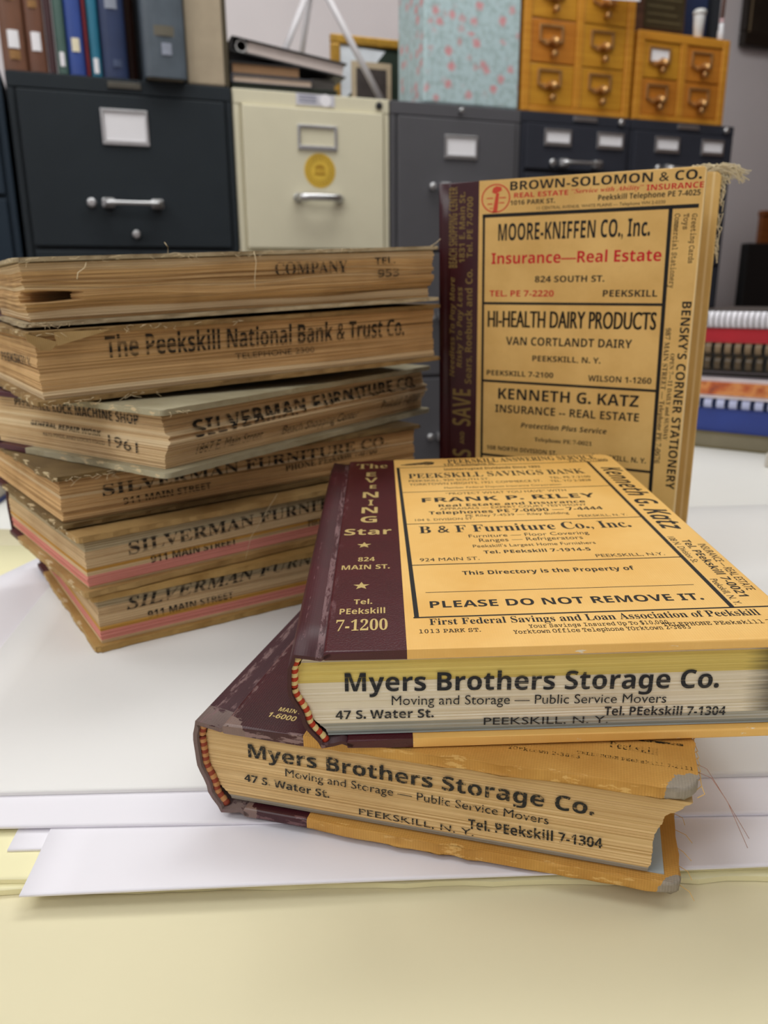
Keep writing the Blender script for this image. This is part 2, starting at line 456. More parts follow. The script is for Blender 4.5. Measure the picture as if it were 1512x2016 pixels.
TEXT = [
    ('Atop', 'PEEKSKILL ANSWERING SERVICE', 'serif', 'k', 73.9, 242.7, 0, 93.8, 9.44),
    ('Atop', '110 Washington St.', 'serif', 'k', 70.8, 236.9, 0, 32.2, 4.89),
    ('Atop', 'Tel. PE 7-7800', 'serif', 'k', 149.1, 237.2, 0, 24.6, 4.7),
    ('Atop', 'Uninterrupted Dividends Since 1892', 'sansb', 'k', 70.4, 226.2, 0, 58.9, 4.7),
    ('Atop', 'PEEKSKILL SAVINGS BANK', 'serif', 'k', 47.9, 210.6, 0, 105.1, 10.03),
    ('Atop', 'PEEKSKILL, 920 SOUTH ST.', 'sans', 'k', 47.8, 203.1, 0, 47.3, 3.95),
    ('Atop', 'TEL. PE 7-2100', 'sans', 'k', 130.0, 201.3, 0, 23.7, 3.91),
    ('Atop', 'YORKTOWN HEIGHTS, 1921 COMMERCE ST.', 'sans', 'k', 47.8, 195.7, 0, 76.5, 4.15),
    ('Atop', 'TEL. YO 2-2828', 'sans', 'k', 129.1, 194.3, 0, 23.1, 3.8),
    ('Atop', 'Member Federal Deposit Insurance Corporation', 'sans', 'k', 67.4, 187.5, 0, 66.1, 3.2),
    ('Atop', '“PROTECT WHAT YOU HAVE” WITH', 'sans', 'k', 67.3, 175.8, 0, 66.5, 3.81),
    ('Atop', 'FRANK P. RILEY', 'sansb', 'k', 53.5, 163.4, 0, 93.6, 7.54),
    ('Atop', 'Real Estate and Insurance', 'sansb', 'k', 61.8, 154.6, 0, 77.3, 4.33),
    ('Atop', 'APPRAISALS — EXPERT COURT TESTIMONY', 'sans', 'k', 62.0, 149.5, 0, 76.5, 3.38),
    ('Atop', 'Telephones PE 7-0690 — 7-4444', 'sansb', 'k', 56.0, 142.6, 0, 89.1, 4.92),
    ('Atop', 'PE Riley 7-4539 — Riley Building', 'sans', 'k', 74.3, 137.1, 0, 52.1, 3.43),
    ('Atop', '104 S. DIVISION ST.', 'sans', 'k', 48.5, 133.0, 0, 29.5, 3.12),
    ('Atop', 'PEEKSKILL, N. Y.', 'sans', 'k', 129.9, 131.8, 0, 24.3, 3.08),
    ('Atop', 'B & F Furniture Co., Inc.', 'serif', 'k', 49.7, 115.0, 0, 101.8, 9.81),
    ('Atop', 'Furniture — Floor Covering', 'sans', 'k', 72.6, 107.0, 0, 56.3, 4.14),
    ('Atop', 'Ranges — Refrigerators', 'sans', 'k', 76.8, 100.9, 0, 47.9, 4.34),
    ('Atop', 'Peekskill’s Largest Home Furnishers', 'sans', 'k', 73.1, 94.0, 0, 55.6, 3.54),
    ('Atop', 'Tel. PEekskill 7-1914-5', 'sansb', 'k', 77.0, 86.1, 0, 47.5, 3.7),
    ('Atop', '924 MAIN ST.', 'sans', 'k', 48.2, 79.1, 0, 26.0, 3.67),
    ('Atop', 'PEEKSKILL, N.Y.', 'sans', 'k', 124.8, 78.1, 0, 29.7, 3.26),
    ('Atop', 'This Directory is the Property of', 'sansb', 'k', 65.2, 62.9, 0, 71.6, 4.06),
    ('Atop', 'PLEASE DO NOT REMOVE IT.', 'sansb', 'k', 49.8, 32.2, 0, 103.8, 5.88),
    ('Atop', 'First Federal Savings and Loan Association of Peekskill', 'serif', 'k', 48.7, 18.0, 0, 119.7, 4.94),
    ('Atop', '1013 PARK ST.', 'mono', 'k', 44.7, 11.7, 0, 21.7, 2.74),
    ('Atop', 'Your Savings Insured Up To $10,000', 'mono', 'k', 83.9, 13.4, 0, 49.6, 2.57),
    ('Atop', 'Yorktown Office Telephone YOrktown 2-3883', 'mono', 'k', 77.8, 9.2, 0, 62.0, 2.69),
    ('Atop', 'TELEPHONE PEekskill 7-2111', 'mono', 'k', 130.9, 11.5, 0, 47.2, 2.67),
    ('Atop', 'Kenneth G. Katz', 'sansbi', 'k', 164.7, 222.0, -90, 111.8, 11.08),
    ('Atop', '108 N. Division St.', 'sans', 'k', 162.8, 100.2, -90, 31.9, 3.08),
    ('Atop', 'Tel. PEekskill 7-0021', 'sansb', 'k', 167.5, 95.5, -90, 61.4, 3.7),
    ('Atop', 'INSURANCE — REAL ESTATE', 'sans', 'k', 172.8, 89.9, -90, 50.3, 3.47),
    ('Atop', 'Peekskill, N. Y.', 'sans', 'k', 162.9, 51.1, -90, 23.9, 2.79),
    ('Atop', 'The', 'serif', 'g', 16.3, 236.1, 0, 19.4, 11.11),
    ('Atop', 'E', 'sansb', 'g', 22.6, 217.9, 0, 5.9, 9.09),
    ('Atop', 'V', 'sansb', 'g', 21.9, 204.9, 0, 7.6, 9.8),
    ('Atop', 'E', 'sansb', 'g', 25.0, 192.4, 0, 3.8, 6.84),
    ('Atop', 'N', 'sansb', 'g', 21.3, 175.0, 0, 8.7, 10.54),
    ('Atop', 'I', 'sansb', 'g', 24.6, 161.0, 0, 2.6, 9.87),
    ('Atop', 'N', 'sansb', 'g', 21.2, 148.0, 0, 8.4, 9.87),
    ('Atop', 'G', 'sansb', 'g', 21.0, 133.2, 0, 8.3, 9.5),
    ('Atop', 'Star', 'sansb', 'g', 13.6, 115.4, 0, 22.8, 8.69),
    ('Atop', '824', 'sansb', 'g', 21.1, 81.4, 0, 7.4, 4.82),
    ('Atop', 'MAIN ST.', 'sansb', 'g', 14.3, 72.4, 0, 20.7, 4.85),
    ('Atop', 'Tel.', 'sansb', 'g', 20.6, 37.4, 0, 7.2, 4.42),
    ('Atop', 'PEekskill', 'sansb', 'g', 15.5, 28.9, 0, 17.2, 4.84),
    ('Atop', '7-1200', 'serif', 'g', 14.7, 15.3, 0, 18.8, 8.57),
    ('Afront', 'Myers Brothers Storage Co.', 'sansb', 'i', 16.5, 21.6, -1.3, 131.0, 7.24),
    ('Afront', 'Moving and Storage — Public Service Movers', 'sans', 'i', 32.7, 15.6, -1.4, 96.8, 3.68),
    ('Afront', '47 S. Water St.', 'sansb', 'i', 12.7, 10.5, -0.7, 34.8, 3.44),
    ('Afront', 'Tel. PEekskill 7-1304', 'sansb', 'i', 107.9, 8.8, -1.7, 43.0, 3.52),
    ('Afront', 'PEEKSKILL, N. Y.', 'sans', 'i', 65.2, 6.4, -1.0, 44.2, 2.93),
    ('Bfront', 'Myers Brothers Storage Co.', 'sansb', 'i', 18.5, 25.6, -0.5, 128.7, 5.83),
    ('Bfront', 'Moving and Storage — Public Service Movers', 'sans', 'i', 33.5, 19.8, -1.1, 98.7, 3.37),
    ('Bfront', '47 S. Water St.', 'sansb', 'i', 16.2, 14.6, -2.0, 35.0, 3.22),
    ('Bfront', 'Tel. PEekskill 7-1304', 'sansb', 'i', 104.1, 10.6, 1.6, 46.6, 4.07),
    ('Bfront', 'PEEKSKILL, N. Y.', 'sans', 'i', 62.7, 8.5, -1.0, 43.4, 2.69),
    ('Btop', 'Peekskill', 'serif', 'k', 150.8, 18.2, -4.2, 16.5, 3.74),
    ('Btop', 'TELEPHONE PEekskill 7-2111', 'mono', 'k', 140.1, 11.7, -1.4, 38.0, 1.65),
    ('Btop', 'YOrktown 2-3883', 'mono', 'k', 116.4, 9.3, -0.7, 24.7, 1.81),
    ('Btop', 'MAIN ST.', 'sansb', 'g', 27.1, 13.6, -2.5, 12.0, 2.65),
    ('Btop', '1-6000', 'sansb', 'g', 24.4, 9.0, -4.3, 11.7, 3.18),
    ('C', 'BROWN-SOLOMON & CO.', 'sansb', 'k', 53.2, 260.2, 0, 119.6, 5.39),
    ('C', 'REAL ESTATE', 'sansb', 'r', 56.0, 255.4, 0, 36.3, 3.02),
    ('C', '“Service with Ability”', 'serifbi', 'r', 94.4, 256.1, 0, 44.8, 2.59),
    ('C', 'INSURANCE', 'sansb', 'r', 141.1, 255.3, 0, 33.2, 3.3),
    ('C', '1016 PARK ST.', 'sansb', 'k', 53.5, 251.0, 0, 30.4, 2.86),
    ('C', 'Peekskill Telephone PE 7-4025', 'sansb', 'k', 111.7, 251.1, 0, 61.1, 3.17),
    ('C', '11 CENTRAL AVENUE, WHITE PLAINS — Telephone WH 2-0330', 'sans', 'k', 71.9, 247.3, 0, 81.0, 1.88),
    ('C', 'MOORE-KNIFFEN CO., Inc.', 'sansb', 'k', 45.5, 228.7, 0, 99.7, 10.76),
    ('C', 'Insurance—Real Estate', 'sansb', 'r', 41.0, 213.6, 0, 112.2, 7.17),
    ('C', '824 SOUTH ST.', 'sansb', 'k', 72.2, 201.3, 0, 46.6, 4.0),
    ('C', 'TEL. PE 7-2220', 'sansb', 'r', 40.1, 192.0, 0, 45.5, 4.01),
    ('C', 'PEEKSKILL', 'sansb', 'k', 118.3, 191.9, 0, 34.3, 4.17),
    ('C', 'HI-HEALTH DAIRY PRODUCTS', 'sansm', 'k', 39.0, 171.2, 0, 113.8, 11.01),
    ('C', 'VAN CORTLANDT DAIRY', 'sansb', 'k', 52.9, 159.1, 0, 86.3, 5.51),
    ('C', 'PEEKSKILL, N. Y.', 'sansb', 'k', 72.4, 148.4, 0, 47.1, 3.85),
    ('C', 'PEEKSKILL 7-2100', 'sansb', 'k', 39.0, 137.3, 0, 48.7, 3.64),
    ('C', 'WILSON 1-1260', 'sansb', 'k', 111.9, 136.4, 0, 41.4, 3.95),
    ('C', 'KENNETH G. KATZ', 'sansb', 'k', 48.0, 120.6, 0, 98.3, 7.71),
    ('C', 'INSURANCE -- REAL ESTATE', 'sansb', 'k', 46.0, 110.8, 0, 101.2, 5.58),
    ('C', 'Protection Plus Service', 'sansbi', 'k', 65.5, 100.7, 0, 61.1, 3.59),
    ('C', 'Telephone PE 7-0021', 'serif', 'k', 76.0, 91.6, 0, 41.0, 2.78),
    ('C', '108 NORTH DIVISION ST.', 'sansb', 'k', 40.0, 82.6, 0, 52.7, 3.08),
    ('C', 'PEEKSKILL, N. Y.', 'sansb', 'k', 117.6, 82.5, 0, 36.4, 3.61),
    ('C', 'Greeting Cards', 'mono', 'k', 169.2, 240.7, -90, 28.7, 2.91),
    ('C', 'Toys', 'mono', 'k', 164.4, 240.9, -90, 9.0, 3.01),
    ('C', 'Commercial Stationery', 'mono', 'k', 159.2, 241.1, -90, 43.9, 2.97),
    ('C', 'BENSKY’S CORNER STATIONERY', 'sansb', 'k', 168.1, 188.9, -90, 122.6, 5.54),
    ('C', '987 MAIN STREET — Telephone PE 7-0676', 'serif', 'k', 159.5, 172.5, -90, 89.0, 3.07),
    ('C', 'OPEN 7—11 DAILY and SUNDAY', 'serif', 'k', 163.7, 156.5, -90, 56.8, 2.64),
    ('C', 'BEACH SHOPPING CENTER', 'sansb', 'd', 15.5, 211.6, 90, 53.0, 6.2),
    ('C', '1831 E. Main St.', 'sansb', 'd', 21.2, 214.8, 90, 46.2, 4.25),
    ('C', 'Tel. PE 7-0700', 'sansb', 'd', 26.9, 218.2, 90, 39.5, 4.16),
    ('C', 'Sears, Roebuck and Co.', 'sansb', 'd', 27.2, 130.3, 90, 80.1, 5.16),
    ('C', 'Needless To Pay More', 'sansbi', 'd', 13.8, 134.9, 90, 70.3, 3.8),
    ('C', 'Risky To Pay Less', 'sansbi', 'd', 19.6, 141.7, 90, 56.8, 3.99),
    ('C', 'SAVE', 'sansb', 'd', 26.8, 98.8, 90, 27.3, 14.26),
    ('C', 'AND', 'sansb', 'd', 22.1, 84.9, 90, 9.3, 3.44),
    ('C', 'SEARS', 'sansb', 'd', 27.5, 45.3, 90, 35.4, 14.66),
    ('S1r', 'COMPANY', 'serif', 'f', 142.1, 20.9, -0.1, 49.3, 7.32),
    ('S1r', 'TEL.', 'sansb', 'f', 211.5, 24.8, 0.5, 15.3, 4.36),
    ('S1r', '953', 'sansb', 'f', 213.4, 16.8, 1.1, 16.2, 5.04),
    ('S2r', 'The Peekskill National Bank & Trust Co.', 'sansb', 'f', 36.9, 21.6, -0.8, 203.1, 11.73),
    ('S2r', 'TELEPHONE 2300', 'sans', 'f', 113.2, 14.1, -0.4, 55.0, 3.47),
    ('S2l', 'PEEKSKILL', 'sansb', 'f', -105.9, 16.7, 1.8, 90.7, 5.28),
    ('S3r', 'SILVERMAN FURNITURE CO', 'sansbi', 's', 19.0, 18.8, 0.7, 229.9, 8.57),
    ('S3r', '1867 E. Main Street', 'sans', 's', 22.3, 8.3, 0.4, 53.8, 5.64),
    ('S3r', 'Beach Shopping Center', 'sans', 's', 94.7, 8.2, -0.3, 81.8, 5.65),
    ('S3r', 'Peekskill 7-0700', 'sans', 's', 204.9, 9.7, -0.3, 51.7, 6.57),
    ('S3l', 'PEEKSKILL LOCK MACHINE SHOP', 'sansb', 's', -136.2, 27.2, -0.5, 115.5, 5.67),
    ('S3l', 'GENERAL REPAIR WORK', 'sansbi', 's', -121.6, 17.0, -0.4, 67.7, 3.2),
    ('S3l', 'KEYS MADE AND LOCKS FIXED', 'sans', 'f', -109.9, 11.8, -0.1, 58.4, 2.23),
    ('S3l', '1961', 'sans', 's', -48.4, 11.8, -3.8, 24.8, 6.25),
    ('S4r', 'SILVERMAN FURNITURE CO.', 'serif', 'f', 24.2, 14.3, 1.0, 205.9, 6.51),
    ('S4r', '911 MAIN STREET', 'sansb', 's', 35.3, 7.5, 0.9, 55.2, 3.72),
    ('S4r', 'PHONE PEekskill 7-0700', 'serif', 'f', 144.1, 10.9, 1.8, 76.2, 4.06),
    ('S5r', 'SILVERMAN FURNITURE CO.', 'serif', 'f', 25.5, 18.6, 1.1, 80.8, 7.42, 'SILVERMAN'),
    ('S5r', '911 MAIN STREET', 'sansb', 's', 37.7, 10.9, -0.3, 55.6, 4.27),
    ('S5r', 'PHONE PEekskill 7-0700', 'serif', 'f', 146.3, 11.7, -0.0, 16.4, 4.18, 'PHONE'),
    ('S6r', 'SILVERMAN FURNITURE CO.', 'serifbi', 'f', 17.3, 20.5, 1.9, 80.3, 7.23, 'SILVERMAN'),
    ('S6r', '911 MAIN STREET', 'sansb', 's', 28.8, 12.4, 0.7, 53.5, 4.4),
]
for _t in TEXT:
    LET.want(_t[1], _t[2])
    if len(_t) > 9: LET.want(_t[9], _t[2])
LET.want('PLEASE', 'sansb')
LET.bake()

def letters(parent, surface, P, mats, skip=()):
    """one lettering part for each ink printed on a face"""
    by = {}
    for t in TEXT:
        if t[0] == surface: by.setdefault(t[3], []).append(t)
    out = []
    for k, lines in by.items():
        mb = MB()
        for t in lines:
            LET.put(mb.bm, t[1], t[2], P, t[4] / 1000, t[5] / 1000, math.radians(t[6]), t[7] / 1000, t[8] / 1000, t[9] if len(t) > 9 else None)
        out.append((k, mb))
    return out
# ------------------------------------------------------------------ colours used often
YEL = rgb(242, 194, 112); YEL2 = rgb(234, 181, 94)
MAR = rgb(72, 14, 26)
WHITE = rgb(232, 230, 232)
M_ink = ink('black print', rgb(24, 22, 20), 0.55)
M_ink_thin = ink('worn black print', rgb(26, 22, 16), 0.6, speck=0.45)
M_red = ink('red print', rgb(196, 28, 38), 0.6)
M_gold = ink('gold stamping', rgb(222, 196, 130), 0.38, metal=0.55)
M_dull = ink('tarnished gold stamping', rgb(128, 106, 60), 0.6, metal=0.1)
M_stamp = ink('blue black stamp', rgb(36, 38, 44), 0.7, gaps=0.28, fine=2200)
M_stamp_old = ink('worn black stamp', rgb(38, 38, 36), 0.7, gaps=0.12, fine=2200, speck=0.30)
M_sdark = ink('black stamp on old pages', rgb(24, 21, 20), 0.75, gaps=0.45, fine=900)
M_sfaint = ink('faded stamp on old pages', rgb(40, 35, 30), 0.8, gaps=0.48, fine=1100)
INKS = {'k': M_ink, 'r': M_red, 'g': M_gold, 'd': M_dull, 'i': M_stamp, 's': M_sdark, 'f': M_sfaint}
LNAME = {'k': 'black_lettering', 'r': 'red_lettering', 'g': 'gold_lettering', 'd': 'gold_lettering', 'i': 'stamped_lettering', 's': 'stamped_lettering', 'f': 'stamped_lettering'}

# ------------------------------------------------------------------ the room
M_wall = plain('grey wall paint', rgb(226, 219, 222), 0.85, var=0.03, scale=4)
M_ceil = plain('white ceiling tile', rgb(232, 230, 226), 0.9, var=0.03, scale=8)
M_floor = plain('grey brown carpet', rgb(110, 100, 92), 0.95, var=0.15, scale=40)
M_base = plain('dark brown baseboard', rgb(70, 44, 30), 0.6, var=0.1)
def rowbox(u0, u1, v0, v1, z0, z1):
    """corner points of a box laid along the cabinet row, in world space"""
    mb = MB()
    M = Matrix.Translation(RO) @ Matrix.Rotation(TH, 4, 'Z')
    mb.box(u0, u1, v0, v1, z0, z1, M=M)
    return mb
structure('floor', rowbox(-2.6, 3.1, -4.3, 0.9, FLOOR - 0.1, FLOOR), M_floor)
structure('ceiling', rowbox(-2.6, 3.1, -4.3, 0.9, CEIL, CEIL + 0.1), M_ceil)
structure('wall_back', rowbox(-2.6, 3.1, 0.80, 0.9, FLOOR, CEIL), M_wall)
structure('wall_left', rowbox(-2.7, -2.6, -4.3, 0.9, FLOOR, CEIL), M_wall)
structure('wall_right', rowbox(3.1, 3.2, -4.3, 0.9, FLOOR, CEIL), plain('brown bounce panelling', rgb(96, 66, 48), 0.6, var=0.12, scale=5))  # unseen wall, moved in and browned to dim and tint the back wall
structure('wall_front', rowbox(-2.6, 3.1, -4.4, -4.3, FLOOR, CEIL), M_wall)
structure('baseboard_back', rowbox(1.9, 3.1, 0.785, 0.80, FLOOR, FLOOR + 0.1), M_base)

# ------------------------------------------------------------------ the table
M_table = plain('white laminate', rgb(232, 231, 226), 0.45, var=0.02, scale=6)
M_leg = plain('grey steel', rgb(120, 120, 124), 0.4, 0.6)
TZ = -0.0095
tb = thing('work_table', 'long white laminate work table carrying the books and papers', 'table', row(0, 0, 0), TH)
mb = MB(); mb.box(-0.45, 2.0, -2.45, -1.035, TZ - 0.028, TZ, bev=0.003); mb.build('table_top', M_table, tb)
mb = MB(); mb.box(-0.4, 1.95, -2.38, -1.10, TZ - 0.075, TZ - 0.0285, bev=0.002); mb.build('apron', M_leg, tb)
for (u, v) in ((-0.36, -2.34), (-0.36, -1.14), (1.91, -2.34), (1.91, -1.14)):
    mb = MB(); mb.box(u - 0.02, u + 0.02, v - 0.02, v + 0.02, FLOOR, TZ - 0.0755, bev=0.003); mb.build('leg', M_leg, tb)

# ------------------------------------------------------------------ papers under the books
M_white = plain('white board', rgb(233, 231, 229), 0.75, var=0.012, scale=9, spec=0.25)
M_sheet = plain('white paper', rgb(234, 231, 238), 0.8, var=0.012, scale=11, spec=0.2)
M_cream = plain('cream card', rgb(240, 233, 190), 0.8, var=0.015, scale=7, spec=0.2)
M_manila = plain('pale yellow card', rgb(226, 217, 183), 0.8, var=0.02, scale=7, spec=0.2)
def sheet(name, corners, z0, z1, m, label, cat, group=None, curl=0.0, ragged=0.0, nx=30, fold=None):
    """four corners (near left, near right, far right, far left); curl lifts the near edge; ragged tears it"""
    a, b, c, d = [Vector((p[0], p[1], 0)) for p in corners]
    rr = random.Random(len(name) + int(corners[0][1] * 10000))
    mb = MB()
    ny = 12
    top, bot = [], []
    for j in range(ny + 1):
        t = (j / ny) ** 2
        rt, rb = [], []
        for i in range(nx + 1):
            s = i / nx
            p = (a * (1 - s) + b * s) * (1 - t) + (d * (1 - s) + c * s) * t
            if j == 0 and ragged: p.y += rr.uniform(-ragged, ragged)
            lift = curl * (1 - min(1, t * 18)) * (0.4 + 0.6 * math.sin(s * 5.0 + 0.6) ** 2)
            rt.append(mb.bm.verts.new((p.x, p.y, z1 + lift)))
            rb.append(mb.bm.verts.new((p.x, p.y, z0 + lift)))
        top.append(rt); bot.append(rb)
    for j in range(ny):
        for i in range(nx):
            f = mb.bm.faces.new([top[j][i], top[j][i + 1], top[j + 1][i + 1], top[j + 1][i]]); f.smooth = True
            f = mb.bm.faces.new([bot[j + 1][i], bot[j + 1][i + 1], bot[j][i + 1], bot[j][i]]); f.smooth = True
    for j in range(ny):
        mb.bm.faces.new([top[j + 1][0], top[j][0], bot[j][0], bot[j + 1][0]][::-1])
        mb.bm.faces.new([top[j][nx], top[j + 1][nx], bot[j + 1][nx], bot[j][nx]])
    for i in range(nx):
        mb.bm.faces.new([top[0][i], top[0][i + 1], bot[0][i + 1], bot[0][i]])
        mb.bm.faces.new([top[ny][i + 1], top[ny][i], bot[ny][i], bot[ny][i + 1]])
    return tag(mb.build(name, m), label, cat, group)
sheet('yellow_card', [(-0.5, 0.02), (0.5, 0.04), (0.48, 0.56), (-0.52, 0.70)], TZ + 0.0003, TZ + 0.001, M_manila, 'large pale yellow card bare along the near edge of the table', 'card')
sheet('file_folder', [(-0.5, 0.2265), (0.45, 0.2405), (0.43, 0.60), (-0.52, 0.62)], -0.0085, -0.0064, M_cream, 'lower cream folder with torn near edge, lying on the yellow card', 'folder', curl=0.0004, ragged=0.0009, nx=90)
sheet('file_folder', [(-0.5, 0.2285), (0.45, 0.2445), (0.43, 0.60), (-0.52, 0.62)], -0.0062, -0.0045, M_cream, 'upper cream folder directly under the white sheets', 'folder', curl=0.0003, ragged=0.0003, nx=60)
sheet('paper_sheet', [(-0.1268, 0.2243), (0.40, 0.2495), (0.39, 0.52), (-0.155, 0.50)], -0.0033, -0.0027, M_sheet, 'white sheet reaching furthest forward, its left corner over the folder edge', 'paper', curl=0.0011)
sheet('paper_sheet', [(-0.1425, 0.2492), (0.36, 0.2640), (0.35, 0.55), (-0.17, 0.53)], -0.0043, -0.0036, M_sheet, 'white sheet showing only its left corner from under the foremost sheet', 'paper')
sheet('paper_sheet', [(-0.36, 0.2560), (0.42, 0.2700), (0.41, 0.56), (-0.262, 0.60)], -0.0024, -0.0016, M_sheet, 'long white sheet showing as a strip along the front of the white board', 'paper')
sheet('white_board', [(-0.206, 0.2775), (0.5, 0.3000), (0.47, 0.72), (-0.250, 0.66)], -0.0014, 0.0, M_white, 'large white board the two stacks of directories stand on', 'board')
# ------------------------------------------------------------------ bound directories
def board(x0, W, H, z0, t, s, mats, r=0.006, bev=0.0009, fray=0.0, seed=1, y0=0.0):
    """a cover board: quarter bound up to x = s (material 0), the rest material 1"""
    rr = random.Random(seed)
    right = []
    def arc(cx, cy, a0):
        for k in range(5):
            a = a0 + (PI / 2) * k / 4
            right.append((cx + r * math.cos(a), cy + r * math.sin(a)))
    arc(W - r, y0 + r, -PI / 2)
    arc(W - r, H - r, 0)
    def sub(pts, closed=False):
        if not fray: return pts
        out = []
        for a, b in zip(pts, pts[1:]):
            n = max(1, int(math.hypot(b[0] - a[0], b[1] - a[1]) / 0.005))
            for k in range(n):
                p = (a[0] + (b[0] - a[0]) * k / n, a[1] + (b[1] - a[1]) * k / n)
                out.append(p if k == 0 and a is pts[0] else (p[0] + rr.uniform(-fray, fray), p[1] + rr.uniform(-fray, fray)))
        out.append(pts[-1])
        return out
    right = sub([(s, y0)] + right + [(s, H)])
    left = [(s, H), (x0, H), (x0, y0), (s, y0)]
    mb = MB(); bm = mb.bm
    ring = right + left[1:-1]
    lo = [bm.verts.new((p[0], p[1], z0)) for p in ring]
    hi = [bm.verts.new((p[0], p[1], z0 + t)) for p in ring]
    n, k = len(ring), len(right)
    outer = []
    for i in range(n):
        j = (i + 1) % n
        f = bm.faces.new([lo[i], lo[j], hi[j], hi[i]])
        f.material_index = 1 if i < k - 1 else 0
        outer.append((lo[i], lo[j])); outer.append((hi[i], hi[j]))
    for vs, flip in ((lo, True), (hi, False)):
        a = vs[:k]; b = [vs[k - 1]] + vs[k:] + [vs[0]]
        for q, mi in ((a, 1), (b, 0)):
            f = bm.faces.new(q[::-1] if flip else q)
            f.material_index = mi
    bm.edges.ensure_lookup_table()
    es = [bm.edges.get(e) for e in outer]
    bmesh.ops.bevel(bm, geom=[e for e in es if e], offset=bev, segments=3, affect='EDGES', profile=0.5, material=-1)
    for f in bm.faces:
        f.smooth = len(f.verts) == 4 and f.calc_area() < 4e-6
    return mb

def spine_shell(tab, T, H, hx_top, hx_bot, th=0.0013, y0=0.0, groove=0.0022, out=0.0024, dz_top=None):
    """the cloth that runs round the back of the book, with a joint groove on both sides"""
    zt = T
    pts = [(hx_top + 0.001, zt - 0.0005), (hx_top - 0.0025, zt - groove), (hx_top - 0.0055, zt - groove * 0.7)]
    for i in range(15):
        t = 0.985 - 0.97 * i / 14
        pts.append((lerp_table(tab, t) - out, t * zt))
    pts += [(hx_bot - 0.0055, groove * 0.6), (hx_bot - 0.0025, groove), (hx_bot + 0.001, 0.0005)]
    inner = []
    for i, p in enumerate(pts):
        a = pts[max(i - 1, 0)]; b = pts[min(i + 1, len(pts) - 1)]
        d = Vector((b[0] - a[0], b[1] - a[1])).normalized()
        nrm = Vector((-d.y, d.x))
        inner.append((p[0] + nrm.x * th, p[1] + nrm.y * th))
    mb = MB(); bm = mb.bm
    ny = 10
    def rows(pp): return [[bm.verts.new((p[0], y0 + (H - y0) * j / ny, p[1])) for p in pp] for j in range(ny + 1)]
    o, q = rows(pts), rows(inner)
    for j in range(ny):
        for i in range(len(pts) - 1):
            for g in (o, q):
                f = bm.faces.new([g[j][i], g[j][i + 1], g[j + 1][i + 1], g[j + 1][i]]); f.smooth = True
    for j in (0, ny):
        for i in range(len(pts) - 1):
            bm.faces.new([o[j][i], o[j][i + 1], q[j][i + 1], q[j][i]])
    for i in (0, -1):
        for j in range(ny):
            bm.faces.new([o[j][i], o[j + 1][i], q[j + 1][i], q[j][i]])
    return mb

def page_block(xl, xr, y0, y1, z0, z1, n, jit, mats_bands=(), wav=0.0, seed=3, notch=None, warp=None, sig=0.0):
    """sheets lying on one another: every layer is a little longer or shorter than the next"""
    rr = random.Random(seed)
    mb = MB(); bm = mb.bm
    loops = []
    ph = [rr.uniform(0, 6.28) for _ in range(6)]
    m = 26
    group = [rr.uniform(-sig, sig) for _ in range(max(2, n // 6) + 2)]
    for k in range(n + 1):
        t = k / n
        g = group[k // 6]
        ja, jb, jc, jd = [rr.uniform(-jit, jit) + g for _ in range(4)]
        a, b = lerp_table(xl, t) + ja, lerp_table(xr, t) + jb
        c, d = y0 - jc, y1 + jd
        pts = []
        for i in range(m): pts.append((a + (b - a) * i / m, c))
        for i in range(m): pts.append((b, c + (d - c) * i / m))
        for i in range(4): pts.append((b + (a - b) * i / 4, d))
        for i in range(4): pts.append((a, d + (c - d) * i / 4))
        if notch and notch[0] < t < notch[1]:
            q = []
            for (x, y) in pts:
                dist = math.hypot(x - b, y - c)
                if dist < notch[2]:
                    w = (1 - dist / notch[2]) * notch[3]
                    x, y = x - w, y + w
                q.append((x, y))
            pts = q
        z = z0 + (z1 - z0) * t
        env = 4 * t * (1 - t)
        vs = []
        for (x, y) in pts:
            dz = wav * env * (math.sin(y * 31 + ph[0] + t * 5) + 0.6 * math.sin(y * 67 + ph[1] - t * 9) + 0.6 * math.sin(x * 45 + ph[2]))
            vs.append(bm.verts.new((x, y, z + dz)))
        loops.append(vs)
    N = len(loops[0])
    for k in range(n):
        t = (k + 0.5) / n
        mi = 0
        for (t0, t1, i) in mats_bands:
            if t0 <= t < t1: mi = i
        for i in range(N):
            f = bm.faces.new([loops[k][i], loops[k][(i + 1) % N], loops[k + 1][(i + 1) % N], loops[k + 1][i]])
            f.material_index = mi
    bm.faces.new(loops[0][::-1]); bm.faces.new(loops[-1])
    return mb

def headband(tab, T, y, t0, t1, r, mats, parent):
    mb = MB()
    n = 44
    pts = [Vector((lerp_table(tab, t0 + (t1 - t0) * i / n) - 0.0004, y, T * (t0 + (t1 - t0) * i / n))) for i in range(n + 1)]
    rings = mb.tube(pts, [r * (1.12 if i % 2 else 0.92) for i in range(n + 1)], 8)
    for f in mb.bm.faces:
        c = f.calc_center_median()
        k = min(range(n), key=lambda i: ((pts[i] + pts[i + 1]) / 2 - c).length)
        f.material_index = (k // 2) % 2
    return mb.build('headband', mats, parent)

